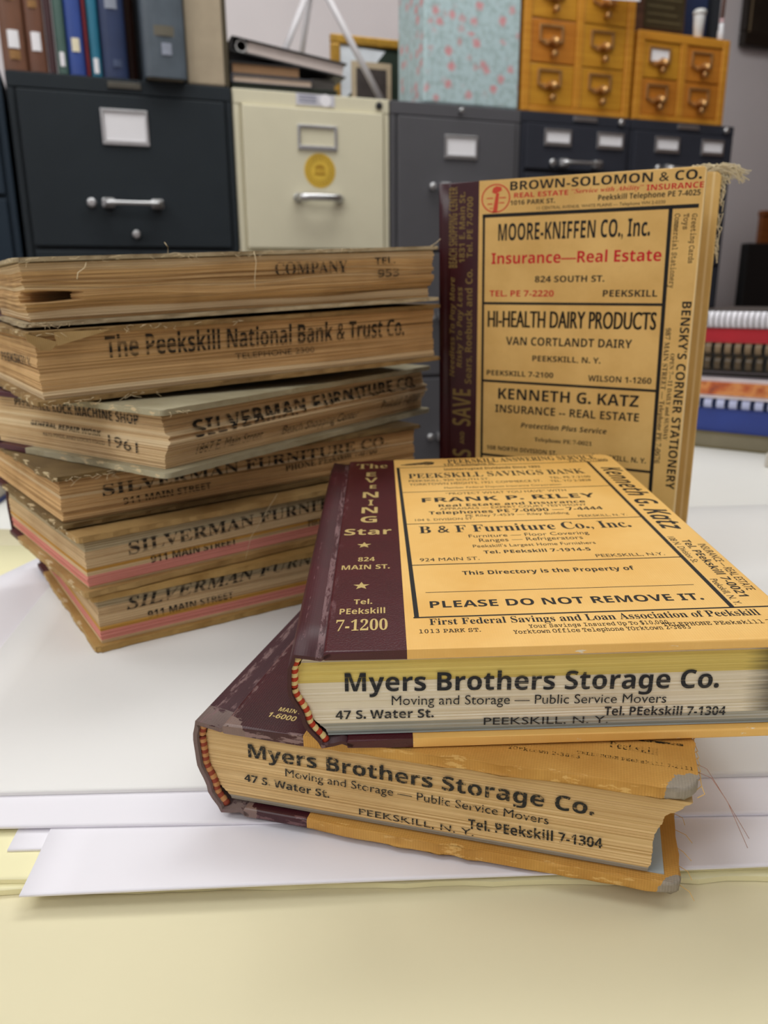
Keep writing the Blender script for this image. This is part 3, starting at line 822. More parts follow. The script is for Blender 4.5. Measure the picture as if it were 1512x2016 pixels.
def put_letters(parent, surface, P, over=None):
    for k, mb in letters(parent, surface, P, INKS):
        m = (over or {}).get(k, INKS[k])
        mb.build(LNAME[k], m, parent)
def bars(parent, name, segs, z, m, P=None):
    """printed rules: (x0, y0, x1, y1, width) in millimetres on a cover"""
    mb = MB()
    for (x0, y0, x1, y1, w) in segs:
        d = Vector((x1 - x0, y1 - y0)).normalized() * (w / 2)
        q = [(x0 + d.y, y0 - d.x), (x1 + d.y, y1 - d.x), (x1 - d.y, y1 + d.x), (x0 - d.y, y0 + d.x)]
        mb.face([(a / 1000, b / 1000, z) for (a, b) in q])
    return mb.build(name, m, parent)
def hairs(parent, name, lines, r, m):
    mb = MB()
    for ln in lines:
        mb.tube(ln, r, 5)
    return mb.build(name, m, parent)

M_hred = plain('red headband thread', rgb(196, 62, 34), 0.8)
M_hyel = plain('cream headband thread', rgb(240, 214, 150), 0.8)
M_grey_end = plain('blue grey endpaper', rgb(172, 184, 190), 0.8, var=0.06, scale=60)
M_board = plain('bare grey board', rgb(150, 142, 128), 0.9, var=0.15, scale=160)

# --- the newer directory lying on top -------------------------------------------------
WA, HA, TA, SA, BA = 0.1787, 0.255, 0.0388, 0.0399, 0.0036
ex, ey, ez = frame(0.0026, 0.0251, 0.0404)
bookA = thing('city_directory', 'clean bright yellow directory with maroon spine strip lying on top of the worn one', 'book', (-0.0300, 0.2452, 0.0409), basis=(ex, ey, ez))
xlA = [(0, .0098), (.3, .0035), (.62, -.0008), (.82, -.0003), (1, .0024)]
mA_mar = leather('maroon book cloth', MAR, worn=(0.0035, 0.0125, rgb(104, 66, 70), 0.55))
mA_yel = cloth('clean yellow book cloth', YEL, YEL2, weave=0.12, rough=0.42, scuffs=(rgb(236, 226, 208), 0.0011, 0.645), spots=0.0)
mA_spine = cloth('maroon spine cloth', rgb(68, 14, 26), rgb(54, 12, 22), weave=0.12, rough=0.48, streaks=((0.0072, 0.0096, 0.47, rgb(122, 90, 92)), (0.0015, 0.0030, 0.56, rgb(104, 66, 70))))
bk_ = board(0.0165, WA, HA, 0, BA, SA, None, r=0.005, seed=2).build('back_cover', [mA_mar, mA_yel], bookA)
fc_ = board(0.0100, WA - 0.0014, HA, TA - BA, BA, SA - 0.0014, None, r=0.009, seed=3).build('front_cover', [mA_mar, mA_yel], bookA)
spine_shell(xlA, TA, HA, 0.0112, 0.0172).build('spine', mA_spine, bookA)
mA_pg = pages('white page edges', rgb(240, 230, 210), rgb(212, 197, 170), 0.45, stain=(0.1605, rgb(58, 54, 48)))
mA_pgy = pages('yellow page edges', rgb(230, 208, 124), rgb(200, 174, 94), 0.5, stain=(0.1605, rgb(58, 54, 48)))
mA_pgg = pages('grey page edges', rgb(182, 178, 166), rgb(132, 130, 118), 0.6)
mA_end = pages('blue grey page edges', rgb(156, 162, 158), rgb(122, 126, 124), 0.5)
xrA = [(0, WA - .007), (.5, WA - .009), (1, WA - .006)]
pbA = page_block(xlA, xrA, 0.0034, HA - 0.004, BA + 0.0003, TA - BA - 0.0003, 54, 0.00022, [(0, .05, 3), (.05, .14, 2), (.68, .95, 1)], seed=5).build('page_block', [mA_pg, mA_pgy, mA_pgg, mA_end], bookA)
headband(xlA, TA, 0.0028, 0.05, 0.93, 0.0014, [M_hred, M_hyel], bookA)
put_letters(fc_, 'Atop', lambda x, y: (x - 0.0014, y, TA + 0.00006))
put_letters(pbA, 'Afront', lambda x, y: (x, 0.0029, y))
zA = TA + 0.00005
o15 = -1.5
bars(fc_, 'printed_rule', [(42.2 + o15, 235.8, 44.4 + o15, 23.8, 1.8), (160.6 + o15, 236.2, 161.0 + o15, 25.0, 1.8), (43.2 + o15, 24.3, 174.0, 24.9, 1.0), (41.2 + o15, 235.3, 172.0, 236.6, 0.9),
      (43.4 + o15, 182.7, 160.3, 183.5, 0.8), (43.9 + o15, 128.8, 160.3, 129.0, 0.8), (43.9 + o15, 75.2, 160.3, 75.3, 0.8), (47.4, 46.4, 153.3, 46.2, 0.45)], zA, M_ink)
for (cx, cy, r) in ((22.1, 101.5, 3.5), (21.8, 54.9, 3.5)):
    mb = MB()
    for k in range(5):
        p = []
        for (a, q) in ((k * 72 + 90 - 36, 0.42), (k * 72 + 90, 1.0), (k * 72 + 90 + 36, 0.42)):
            p.append(((cx + r * q * math.cos(math.radians(a))) / 1000, (cy + 1.1 * r * q * math.sin(math.radians(a))) / 1000, TA + 0.00006))
        mb.face([(cx / 1000, cy / 1000, TA + 0.00006)] + p)
    mb.build('gold_star', M_gold, fc_)
mb = MB()   # a small printed telephone receiver
for (cx, cy, a, b, rot) in ((54.5, 243.8, 10.0, 2.5, 10), (60, 244.4, 3.8, 4.2, 0), (47.5, 242.4, 5.0, 1.4, 8)):
    ca, sa = math.cos(math.radians(rot)), math.sin(math.radians(rot))
    mb.face([((cx + a * math.cos(q) * ca - b * math.sin(q) * sa) / 1000, (cy + a * math.cos(q) * sa + b * math.sin(q) * ca) / 1000, TA + 0.00005 + 0.00001 * a / 10) for q in [2 * PI * i / 24 for i in range(24)]])
mb.build('printed_emblem', M_ink_thin, fc_)

# --- the worn directory underneath ------------------------------------------------------
WB, HB, TB, SB, BB = 0.1775, 0.235, 0.0405, 0.0427, 0.0045
ex, ey, ez = frame(-0.2714, 0, 0)
bookB = thing('city_directory', 'worn yellow directory with frayed corners at the bottom of the front pair', 'book', (-0.0713, 0.2665, 0.0002), basis=(ex, ey, ez))
GREY = rgb(152, 142, 128)
xlB = [(0, .0098), (.25, .0045), (.55, .0006), (.8, .0), (1, .0016)]
FB = rgb(208, 158, 78); FB2 = rgb(186, 132, 54)
FRAY = rgb(222, 184, 116)
cornersB = [((WB, 0, 0.0), 0.0075, GREY), ((WB, HB, 0.0), 0.008, GREY)]
mB_yel = cloth('worn yellow book cloth', FB, FB2, weave=0.5, rough=0.75, scuffs=(rgb(216, 172, 100), 0.0014, 0.58), corners=cornersB, spots=0.1)
mB_yel_t = cloth('worn yellow cover cloth', FB, FB2, weave=0.5, rough=0.75, scuffs=(rgb(216, 172, 100), 0.0014, 0.58), corners=[((WB + 0.001, -0.001, 0.002), 0.010, GREY)], spots=0.1)
WORN = rgb(124, 100, 92)
mB_mar = cloth('worn maroon book cloth', rgb(62, 13, 24), rgb(48, 10, 18), weave=0.15, rough=0.4, scuffs=(rgb(104, 70, 72), 0.0012, 0.55), corners=[((.012, 0, 0.0), .010, WORN)])
mB_mar_t = cloth('worn maroon cover cloth', rgb(66, 13, 24), rgb(50, 10, 18), weave=0.15, rough=0.36, scuffs=(rgb(132, 104, 102), 0.0012, 0.52), corners=[((.010, -0.003, 0.002), .0095, WORN)], streaks=((0.0098, 0.0125, 0.50, rgb(122, 92, 90)), (0.0125, 0.022, 0.64, rgb(116, 84, 84))))
mB_spine = cloth('frayed spine cloth', rgb(58, 14, 24), rgb(64, 26, 32), weave=0.4, rough=0.7, scuffs=(rgb(112, 92, 86), 0.012, 0.36), streaks=((0.0005, 0.0035, 0.47, rgb(120, 92, 90)), (0.0065, 0.0100, 0.52, rgb(114, 84, 84))))
bkB = board(0.0165, WB, HB, 0, BB, SB, None, r=0.006, bev=0.0012, fray=0.0005, seed=8).build('back_cover', [mB_mar, mB_yel], bookB)
fcB = board(0.0100, WB + 0.002, HB, 0, BB, SB, None, r=0.007, bev=0.0013, fray=0.0005, seed=9).build('front_cover', [mB_mar_t, mB_yel_t], bookB)
exb, eyb, ezb = frame(0, 0.012, 0.040)
fcB.matrix_local = Matrix(((exb.x, eyb.x, ezb.x, 0), (exb.y, eyb.y, ezb.y, 0), (exb.z, eyb.z, ezb.z, TB - BB - 0.0005), (0, 0, 0, 1)))
spine_shell(xlB, TB, HB, 0.0112, 0.0172, th=0.0017, out=0.0030).build('spine', mB_spine, bookB)
mB_pg = pages('tan page edges', rgb(222, 190, 138), rgb(178, 140, 86), 0.62)
mB_pgg = pages('grey tan page edges', rgb(160, 152, 138), rgb(118, 108, 92), 0.5)
xrB = [(0, WB - .0115), (.15, WB - .0105), (.45, WB - .0105), (.75, WB - .008), (.92, WB - .002), (1, WB + 0.0005)]
pbB = page_block(xlB, xrB, 0.0034, HB - 0.004, BB + 0.0008, TB - BB - 0.0008, 54, 0.00025, [(0, .055, 1)], seed=6).build('page_block', [mB_pg, mB_pgg], bookB)
headband(xlB, TB, 0.0028, 0.07, 0.92, 0.0014, [plain('old red thread', rgb(150, 66, 44), 0.85), plain('old cream thread', rgb(196, 140, 88), 0.85)], bookB)
mb = MB(); mb.box(0.012, WB - 0.0058, 0.0045, HB - 0.0045, BB, BB + 0.0005); mb.build('endpaper', M_grey_end, bookB)
put_letters(pbB, 'Bfront', lambda x, y: (x, 0.0029, y), {'i': M_stamp_old})
put_letters(fcB, 'Btop', lambda x, y: (x, y, BB + 0.00008), {'k': ink('black print on worn cloth', rgb(40, 32, 18), 0.7, speck=0.7)})
bars(fcB, 'printed_rule', [(120, 24.6, 176.0, 25.0, 1.3)], BB + 0.00008, ink('worn rule print', rgb(40, 32, 18), 0.7, speck=0.6))
M_hair = plain('red brown thread', rgb(150, 96, 74), 0.7)
for ln in ([(WB + .0015, .013, .003), (WB + .006, .008, .0045), (WB + .010, .003, .001), (WB + .0165, -.006, -.006)], [(WB + .001, .018, .003), (WB + .005, .012, .005), (WB + .0105, .001, .001), (WB + .016, -.008, -.008)]):
    hairs(fcB, 'loose_thread', [ln], 0.00009, M_hair)
M_fluff = plain('frayed yellow thread', rgb(222, 180, 104), 0.9)
rr = random.Random(4)
hairs(bkB, 'loose_thread', [[(WB - .001, .004 + .010 * k, .002), (WB + .002 + rr.uniform(0, .002), .002 + .010 * k, .0015), (WB + .0035 + rr.uniform(0, .003), -.001 + .010 * k, .0006)] for k in range(9)], 0.00012, M_fluff)
hairs(fcB, 'frayed_edge', [[(WB + .0015, .002 + .004 * k, .0005), (WB + .0030 + rr.uniform(0, .001), .0035 + .004 * k, .0012), (WB + .0028, .005 + .004 * k, .003)] for k in range(10)], 0.00016, M_fluff)

# --- the directory standing upright -----------------------------------------------------
WC, HC, TC, SC_, BC = 0.1753, 0.2673, 0.046, 0.0313, 0.0032
yc = -0.4766
exC = Vector((math.cos(yc), math.sin(yc), 0)); fC = Vector((-math.sin(yc), math.cos(yc), 0))
upC = Vector((0, 0, 1)) * math.cos(0.036) - fC * math.sin(0.036)
ezC = exC.cross(upC)
oC = Vector((0.0424, 0.595, 0.0)) - ezC * TC
bookC = thing('city_directory', 'yellow directory with maroon spine strip standing upright behind the front pair', 'book', oC, basis=(exC, upC, ezC))
mC_yel = cloth('yellow cloth of the upright directory', rgb(226, 186, 112), rgb(208, 166, 92), weave=0.2, rough=0.6, spots=0.12, streaks=((WC - 0.0010, WC + 0.0006, 0.30, rgb(238, 208, 150)),))  # pale fore-edge streak: the lit, worn board edge painted into the cloth
mC_mar = leather('dark maroon cloth', rgb(58, 12, 24), worn=(-0.004, 0.004, rgb(120, 80, 74), 0.66))
xlC = [(0, .004), (.5, -.001), (1, .004)]
xrC = [(0, WC - .012), (.5, WC - .014), (1, WC - .012)]
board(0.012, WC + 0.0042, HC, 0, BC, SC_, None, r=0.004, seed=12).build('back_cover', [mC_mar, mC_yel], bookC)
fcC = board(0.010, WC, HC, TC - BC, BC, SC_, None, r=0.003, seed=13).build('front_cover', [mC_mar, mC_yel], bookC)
spine_shell(xlC, TC, HC, 0.0112, 0.0132).build('spine', mC_mar, bookC)
mC_pg = pages('page edges of the upright directory', rgb(216, 186, 130), rgb(170, 130, 80), 0.5)
page_block(xlC, xrC, 0.004, HC - 0.004, BC + 0.0003, TC - BC - 0.0003, 40, 0.0003, seed=15).build('page_block', mC_pg, bookC)
put_letters(fcC, 'C', lambda x, y: (x, y, TC + 0.00008))
zC = TC + 0.00008
bars(fcC, 'printed_rule', [(34.0, 244.9, 172.5, 245.1, 2.3), (35.0, 245, 36.2, 40, 1.7), (156.4, 245, 158.6, 40, 2.4), (36, 187.4, 156.5, 187.0, 1.7), (36, 133.2, 157, 132.0, 1.7), (36, 78.5, 157.5, 76.9, 1.7)], zC, M_ink)
mb = MB()
n = 48
for i in range(n):
    a0, a1 = 2 * PI * i / n, 2 * PI * (i + 1) / n
    for (r0, r1) in ((8.9, 9.8),):
        mb.face([((43.2 + r * 1.04 * math.cos(a)) / 1000, (255.7 + r * math.sin(a) * .93) / 1000, zC) for (r, a) in ((r0, a0), (r1, a0), (r1, a1), (r0, a1))])
for q in ([(41.0, 246.5), (44.4, 246.8), (45.6, 259), (43.4, 259)], [(40.5, 259.5), (43, 258.6), (47.5, 260.5), (47.0, 262.6), (43.5, 263.4), (41.2, 262.2)],
          [(36.8, 255.6), (41.4, 255.6), (41.4, 256.3), (36.8, 256.3)], [(45.8, 255.6), (50.4, 255.6), (50.4, 256.3), (45.8, 256.3)], [(37.4, 252.0), (41.0, 252.0), (41.0, 252.7), (37.4, 252.7)], [(45.6, 252.4), (49.4, 252.4), (49.4, 253.1), (45.6, 253.1)], [(39, 249.2), (41, 249.2), (41, 249.8), (39, 249.8)]):
    mb.face([(a / 1000, b / 1000, zC) for (a, b) in q])
mb.build('printed_emblem', ink('orange red print', rgb(206, 74, 52), 0.6), fcC)
M_frayc = plain('cream frayed thread', rgb(226, 212, 178), 0.95)
rr = random.Random(7)
lines = []
for k in range(90):
    b = rr.uniform(-.016, .002)
    h0 = HC - 0.001
    lines.append([(WC + b - .004, h0, .0012 + rr.uniform(-.001, .001)), (WC + b + rr.uniform(.000, .006), h0 + rr.uniform(.001, .0065), .001 + rr.uniform(-.004, .002)), (WC + b + rr.uniform(.008, .014), h0 + rr.uniform(.000, .005), rr.uniform(-.005, .002)), (WC + b + rr.uniform(.014, .020), h0 + rr.uniform(-.007, .002), rr.uniform(-.006, .002))])
for k in range(26):
    h = HC - rr.uniform(.002, .05)
    lines.append([(WC + .0040, h, .001), (WC + .0044 + rr.uniform(.0005, .003), h - rr.uniform(-.002, .004), 0.0), (WC + .0046 + rr.uniform(0, .002), h - rr.uniform(.004, .010), -.001)])
hairs(bookC, 'frayed_corner', lines, 0.0003, M_frayc)
# ------------------------------------------------------------------ the stack of six old directories
def old_book(key, label, ox, oy, a, z0, T, L, W, tilt, s, cover, cover2, pg, bands=(), page_mats=None, bd=0.003, over=0.003, fray=0.0007,
             jit=0.0004, sig=0.0, wav=0.0, n=48, notch=None, xr=None, lid=(0, 0, 0), spine_col=rgb(70, 16, 28), seed=1):
    """ox, oy: the corner nearest the camera; a: heading of the long fore edge; local x runs spine to fore edge, y along the fore edge"""
    ex, ey, ez = frame(a - PI / 2, 0, tilt)
    o = Vector((ox, oy, z0)) - ex * W
    t = thing('city_directory', label, 'book', o, basis=(ex, ey, ez), group=None)
    mc = cloth('old cover cloth ' + key, cover, cover2, weave=0.4, rough=0.85, scuffs=(rgb(206, 186, 146), over * -0.2, 0.56), spots=0.4)
    mm = leather('old maroon spine ' + key, spine_col, rough=0.5)
    xl = [(0, .004), (.5, .0005), (1, .004)]
    xr = xr or [(0, W - 0.0012), (.5, W - 0.0018), (1, W - 0.0012)]
    bk = board(0.010, W + over, L, 0, bd, s, None, r=0.003, bev=0.0007, fray=fray, seed=seed, y0=-over).build('back_cover', [mm, mc], t)
    fc = board(0.010, W + over, L, 0, bd, s, None, r=0.003, bev=0.0007, fray=fray, seed=seed + 50, y0=-over).build('front_cover', [mm, mc], t)
    e1, e2, e3 = frame(0, lid[0], lid[1])
    fc.matrix_local = Matrix(((e1.x, e2.x, e3.x, 0), (e1.y, e2.y, e3.y, 0), (e1.z, e2.z, e3.z, T - bd + lid[2]), (0, 0, 0, 1)))
    spine_shell(xl, T, L, 0.0112, 0.0112, th=0.0013, groove=0.0016).build('spine', mm, t)
    pb = page_block(xl, xr, 0.0012, L - 0.003, bd + 0.0002, T - bd - 0.0002, n, jit, bands, wav=wav, seed=seed + 7, notch=notch, sig=sig).build('page_block', page_mats or [pg], t)
    put_letters(pb, key + 'r', lambda x, z: (lerp_table(xr, min(1, max(0, z / T))) + jit + sig + 0.0003, x, z))
    put_letters(pb, key + 'l', lambda x, z: (W + x, 0.0012 - jit - sig - 0.0003, z))
    return t, fc, bk, pb

BR, BRD = rgb(204, 168, 118), rgb(116, 82, 46)
GAP = rgb(58, 38, 20)
pg_brown = pages('old brown page edges', BR, BRD, 0.7, fine=1500, gaps=GAP)
pg_brown2 = pages('old tan page edges', rgb(208, 170, 120), rgb(136, 100, 58), 0.66, fine=1900, gaps=rgb(84, 58, 32))
pg_tan = pages('pale tan page edges', rgb(214, 186, 144), rgb(162, 126, 84), 0.6, fine=2300, gaps=rgb(122, 92, 58))
pg_white = pages('whiter page edges', rgb(228, 206, 168), rgb(190, 160, 118), 0.5, fine=2300)
pg_grey = pages('grey tan page edges', rgb(202, 186, 152), rgb(156, 138, 104), 0.5, fine=2300, gaps=rgb(110, 92, 64))
pg_pink = pages('pink page edges', rgb(222, 148, 134), rgb(188, 112, 98), 0.45, fine=2300)
pg_gold = pages('golden page edges', rgb(206, 158, 78), rgb(170, 122, 54), 0.5, fine=2300)
M_thread = plain('cream thread', rgb(226, 206, 168), 0.9)

# bottom of the stack first
t6 = old_book('S6', 'tan directory with a pink page band at the very bottom of the stack', -0.1624, 0.4102, 0.579, 0.0002, 0.0340, 0.255, 0.178, 0, 0.032,
              rgb(190, 154, 92), rgb(160, 122, 62), pg_tan, [(0.06, 0.27, 1), (0.27, 0.36, 2), (0.82, 1.0, 3)], [pg_tan, pg_pink, pg_gold, pg_grey], bd=0.0036, seed=21)
t5 = old_book('S5', 'tan directory with pink page band and ragged cover, second from the stack bottom', -0.1642, 0.4064, 0.673, 0.0348, 0.0362, 0.262, 0.160, 0, 0.03,
              rgb(186, 152, 96), rgb(150, 112, 60), pg_tan, [(0.04, 0.24, 1), (0.33, 0.40, 2), (0.76, 1.0, 3)], [pg_tan, pg_pink, pg_gold, pg_grey], bd=0.0036, seed=31, lid=(-0.004, 0, 0))
t4 = old_book('S4', 'dark brown ragged directory below the fanned one, third from the bottom of the stack', -0.1776, 0.4151, 0.664, 0.0716, 0.0298, 0.258, 0.150, 0, 0.03,
              rgb(128, 104, 62), rgb(96, 74, 40), pg_brown2, [(0.55, 0.62, 1)], [pg_brown2, pg_white], bd=0.0026, fray=0.0012, sig=0.0004, seed=41)
xr3 = [(0, 0.160), (.2, 0.1605), (.42, 0.1635), (.5, 0.1665), (.56, 0.164), (.62, 0.166), (.66, 0.162), (1, 0.160)]
t3 = old_book('S3', 'thick directory with fanned white pages and grey green covers in mid stack, turned askew', -0.1157, 0.4102, 0.977, 0.1018, 0.0368, 0.268, 0.163, 0, 0.040,
              rgb(176, 168, 140), rgb(148, 138, 106), pg_tan, [(0.40, 0.52, 1), (0.60, 0.66, 1)], [pg_tan, pg_white], bd=0.0034, fray=0.0004, seed=51, xr=xr3, over=0.0045)
t2 = old_book('S2', 'thick brown directory stamped with a bank name, second from the top of the stack', -0.1815, 0.4190, 0.60, 0.1392, 0.0385, 0.268, 0.165, 0.035, 0.03,
              rgb(158, 128, 80), rgb(122, 94, 54), pg_brown2, [(0.0, 0.12, 1)], [pg_brown2, pg_white], bd=0.0026, fray=0.0010, sig=0.0003, wav=0.0004, seed=61,
              xr=[(0, 0.1640), (.5, 0.1622), (1, 0.1640)], over=0.0036)
t1 = old_book('S1', 'tattered brown directory with ragged page edges on top of the stack', -0.1871, 0.4255, 0.525, 0.1793, 0.0352, 0.260, 0.165, 0.040, 0.03,
              rgb(186, 170, 138), rgb(150, 132, 100), pg_brown, [(0.86, 1.0, 1), (0.03, 0.16, 1), (0.5, 0.56, 1)], [pg_brown, pg_white], bd=0.0022, fray=0.0012, jit=0.0005, sig=0.0011, wav=0.0011, n=54, seed=71,
              notch=(0.33, 0.47, 0.022, 0.040), xr=[(0, 0.1600), (.18, 0.1590), (.35, 0.1635), (.8, 0.1640), (1, 0.1630)], over=0.0022)
# torn cloth and threads of the old bindings
W2, L2, T2 = 0.165, 0.268, 0.0385
mb = MB()
fl = [(W2 + .0040, -.0035, T2 - .0006), (W2 + .0042, .012, T2 - .0060), (W2 + .0046, .0070, T2 - .0100), (W2 + .0044, .0020, T2 - .0094), (W2 + .0040, -.0035, T2 - .0040)]
f2 = [(W2 + .0041, .0100, T2 - .0008), (W2 + .0041, .040, T2 - .0014), (W2 + .0046, .022, T2 - .0054), (W2 + .0047, .011, T2 - .0078)]
for q in (fl, f2):
    lo = [Vector(p) for p in q]; hi = [p + Vector((0.0006, 0, 0)) for p in lo]
    mb.face(lo); mb.face(hi)
    for i in range(len(lo)):
        j = (i + 1) % len(lo); mb.face([lo[i], lo[j], hi[j], hi[i]])
mb.build('torn_flap', cloth('torn cover cloth', rgb(186, 156, 104), rgb(150, 118, 70), weave=0.5, rough=0.9), t2[0])
rr = random.Random(17)
def fluff(parent, x, T, L, count, ln, r, m, zlo=0.0):
    lines = []
    for k in range(count):
        y = rr.uniform(0, L)
        p = Vector((x, y, zlo + rr.uniform(-.0006, .001)))
        q = p + Vector((rr.uniform(.0004, .002), rr.uniform(-ln, ln), rr.uniform(-ln * .5, ln * .3)))
        w = q + Vector((rr.uniform(-.0002, .001), rr.uniform(-ln, ln), rr.uniform(-ln * .6, ln * .2)))
        lines.append([p, q, w])
    return hairs(parent, 'loose_thread', lines, r, m)
fluff(t2[1], W2 + 0.0036, 0, 0.12, 16, .004, .00011, M_thread, 0.001)
fluff(t2[2], W2 + 0.0036, 0, 0.06, 22, .004, .00012, M_thread, 0.001)
fluff(t1[1], 0.165 + 0.0022, 0, 0.20, 40, .004, .00011, M_thread, 0.001)
fluff(t1[2], 0.165 + 0.0022, 0, 0.03, 18, .003, .00012, M_thread, 0.001)
fluff(t4[1], 0.150 + 0.003, 0, 0.05, 22, .004, .00012, M_thread, 0.001)
fluff(t3[1], 0.163 + 0.0045, 0, 0.02, 10, .002, .00012, M_thread, 0.001)
T1 = 0.0352
hairs(t1[0], 'hanging_thread', [[(.1665, .034, T1 - .0030), (.1685, .0325, T1 - .0060), (.1690, .0285, T1 - .0085), (.1692, .0275, T1 - .0118)]], 0.00032, M_thread)
hairs(t1[0], 'hanging_thread', [[(.1672, .129, T1 - .0004), (.1690, .1292, T1 - .006), (.1688, .1275, T1 - .0155), (.1690, .1272, T1 - .0215)]], 0.00022, M_thread)
hairs(t1[0], 'hanging_thread', [[(.160, .080, T1), (.160, .0805, T1 + .0035), (.160, .0788, T1 + .0062)]], 0.0002, M_thread)
hairs(t1[0], 'hanging_thread', [[(.163, .256, T1), (.163, .260, T1 + .0016), (.163, .2645, T1 + .0046)]], 0.0002, M_thread)
# white hair on the second lowest book
hairs(t5[0], 'loose_hair', [[(.1645, .096, .002), (.1650, .100, .015), (.1655, .112, .030), (.1660, .120, .040)]], 0.00012, M_thread)
# the yellowed tag that sticks out of the spine of the lowest books
mb = MB()
for q in ([(-.004, -.001, .028), (-.013, -.003, .018), (-.006, -.005, .009), (-.001, -.0045, .014)], [(-.004, -.001, .028), (-.001, -.0045, .014), (.008, -.0035, .016)]):
    lo = [Vector(p) for p in q]; hi = [p + Vector((0, -0.0004, 0)) for p in lo]
    mb.face(lo); mb.face(hi)
    for i in range(len(lo)):
        j = (i + 1) % len(lo); mb.face([lo[i], lo[j], hi[j], hi[i]])
mb.build('torn_endpaper', plain('yellowed torn paper', rgb(190, 184, 130), 0.9), t6[0])

# books lying on the far left of the table
M_bluebook = plain('dark blue book cloth', rgb(40, 52, 104), 0.55)
M_pinkjk = plain('pink white book jacket', rgb(226, 200, 196), 0.5, var=0.1)
M_orangejk = plain('orange book jacket', rgb(196, 110, 60), 0.5, var=0.1)
pgl = pages('plain page edges', rgb(222, 214, 196), rgb(180, 170, 150), 0.5)
def flat_book(label, x, y, rz, z0, L, W, T, m, m2=None):
    t = thing('hardcover_book', label, 'book', (x, y, z0), rz)
    mb = MB(); mb.box(0, L, 0, W, 0, 0.003, bev=0.0008); mb.build('back_cover', m, t)
    mb = MB(); mb.box(0, L, 0, W, T - 0.003, T, bev=0.0008); mb.build('front_cover', m2 or m, t)
    mb = MB(); mb.prism([(-0.001, 0.001), (-0.004, T * .3), (-0.004, T * .7), (-0.001, T - .001), (0.001, T - .001), (0.001, 0.001)], 'y', 0, W); mb.build('spine', m2 or m, t)
    mb = MB(); mb.box(0.002, L - 0.004, 0.004, W - 0.004, 0.0031, T - 0.0031); mb.build('page_block', pgl, t)
    return t
flat_book('dark blue book lying far left behind the stack, under the pink jacketed one', -0.585, 0.735, 0.10, TZ + 0.0003, 0.20, 0.14, 0.035, M_bluebook)
flat_book('pink and orange jacketed book lying on the dark blue book, far left', -0.600, 0.725, 0.16, TZ + 0.0356, 0.195, 0.14, 0.055, M_pinkjk, M_orangejk)
# ------------------------------------------------------------------ filing cabinets
M_cab = {
 'teal': plain('blue grey cabinet paint', rgb(38, 50, 62), 0.55, var=0.04, scale=12, spec=0.2),
 'black': plain('charcoal cabinet paint', rgb(40, 46, 51), 0.55, var=0.05, scale=12, spec=0.2),
 'cream': plain('cream cabinet paint', rgb(222, 215, 188), 0.45, var=0.025, scale=9),
 'grey': plain('mid grey cabinet paint', rgb(90, 89, 93), 0.55, var=0.03, scale=12, spec=0.2),
 'slate': plain('slate cabinet paint', rgb(52, 54, 63), 0.55, var=0.04, scale=12, spec=0.2)}
M_chrome = plain('dull chrome', rgb(206, 206, 208), 0.28, 0.9, var=0.05)
M_card = plain('white label card', rgb(244, 242, 246), 0.8, var=0.01)
M_dark = plain('dark recess', rgb(26, 26, 30), 0.7)
def label_holder(parent, u0, u1, z0, z1, v, card=True, back=None):
    mb = MB()
    b = 0.0065
    mb.box(u0, u1, v - 0.004, v, z0, z0 + b * 1.5, bev=0.0012); mb.box(u0, u1, v - 0.004, v, z1 - b, z1, bev=0.0012)
    mb.box(u0, u0 + b, v - 0.004, v, z0 + b * 1.5, z1 - b, bev=0.0012); mb.box(u1 - b, u1, v - 0.004, v, z0 + b * 1.5, z1 - b, bev=0.0012)
    if card:
        mb.box(u0 + b, u1 - b, v - 0.0012, v - 0.0002, z0 + b * 1.5, z1 - b, mi=1)
    return mb.build('label_holder', [M_chrome, M_card], parent)
def bar_pull(parent, u0, u1, z, v, r=0.006):
    mb = MB()
    for u in (u0 + 0.012, u1 - 0.012):
        mb.box(u - 0.013, u + 0.013, v - 0.020, v, z - 0.010, z + 0.010, bev=0.004)
    mb.tube([(u0 + 0.005, v - 0.021, z)] + [(u0 + (u1 - u0) * k / 8, v - 0.024 - 0.004 * math.sin(PI * k / 8), z) for k in range(1, 8)] + [(u1 - 0.005, v - 0.021, z)], [r * 1.2] + [r * (1.0 - 0.25 * math.sin(PI * k / 8)) for k in range(1, 8)] + [r * 1.2], 10)
    return mb.build('handle', M_chrome, parent)
def cup_pull(parent, u0, u1, z, v):
    mb = MB()
    mb.tube([(u0 + (u1 - u0) * k / 10, v - 0.004 - 0.026 * math.sin(PI * min(1, max(0, k / 10))) ** 0.35, z) for k in range(11)], [0.010] * 2 + [0.0085] * 7 + [0.010] * 2, 10)
    for u in (u0, u1):
        mb.lathe([(0.011, 0), (0.011, 0.006), (0.006, 0.010)], 14, M=Matrix.Translation((u, v, z)) @ Matrix.Rotation(PI / 2, 4, 'X'))
    return mb.build('handle', M_chrome, parent)
def knob(parent, u, z, v, r, name='latch_button'):
    mb = MB()
    mb.lathe([(r * .7, 0), (r * .7, .004), (r, .006), (r, .011), (r * .6, .014)], 18, M=Matrix.Translation((u, v, z)) @ Matrix.Rotation(PI / 2, 4, 'X'))
    return mb.build(name, M_chrome, parent)
TOPZ = 0.62
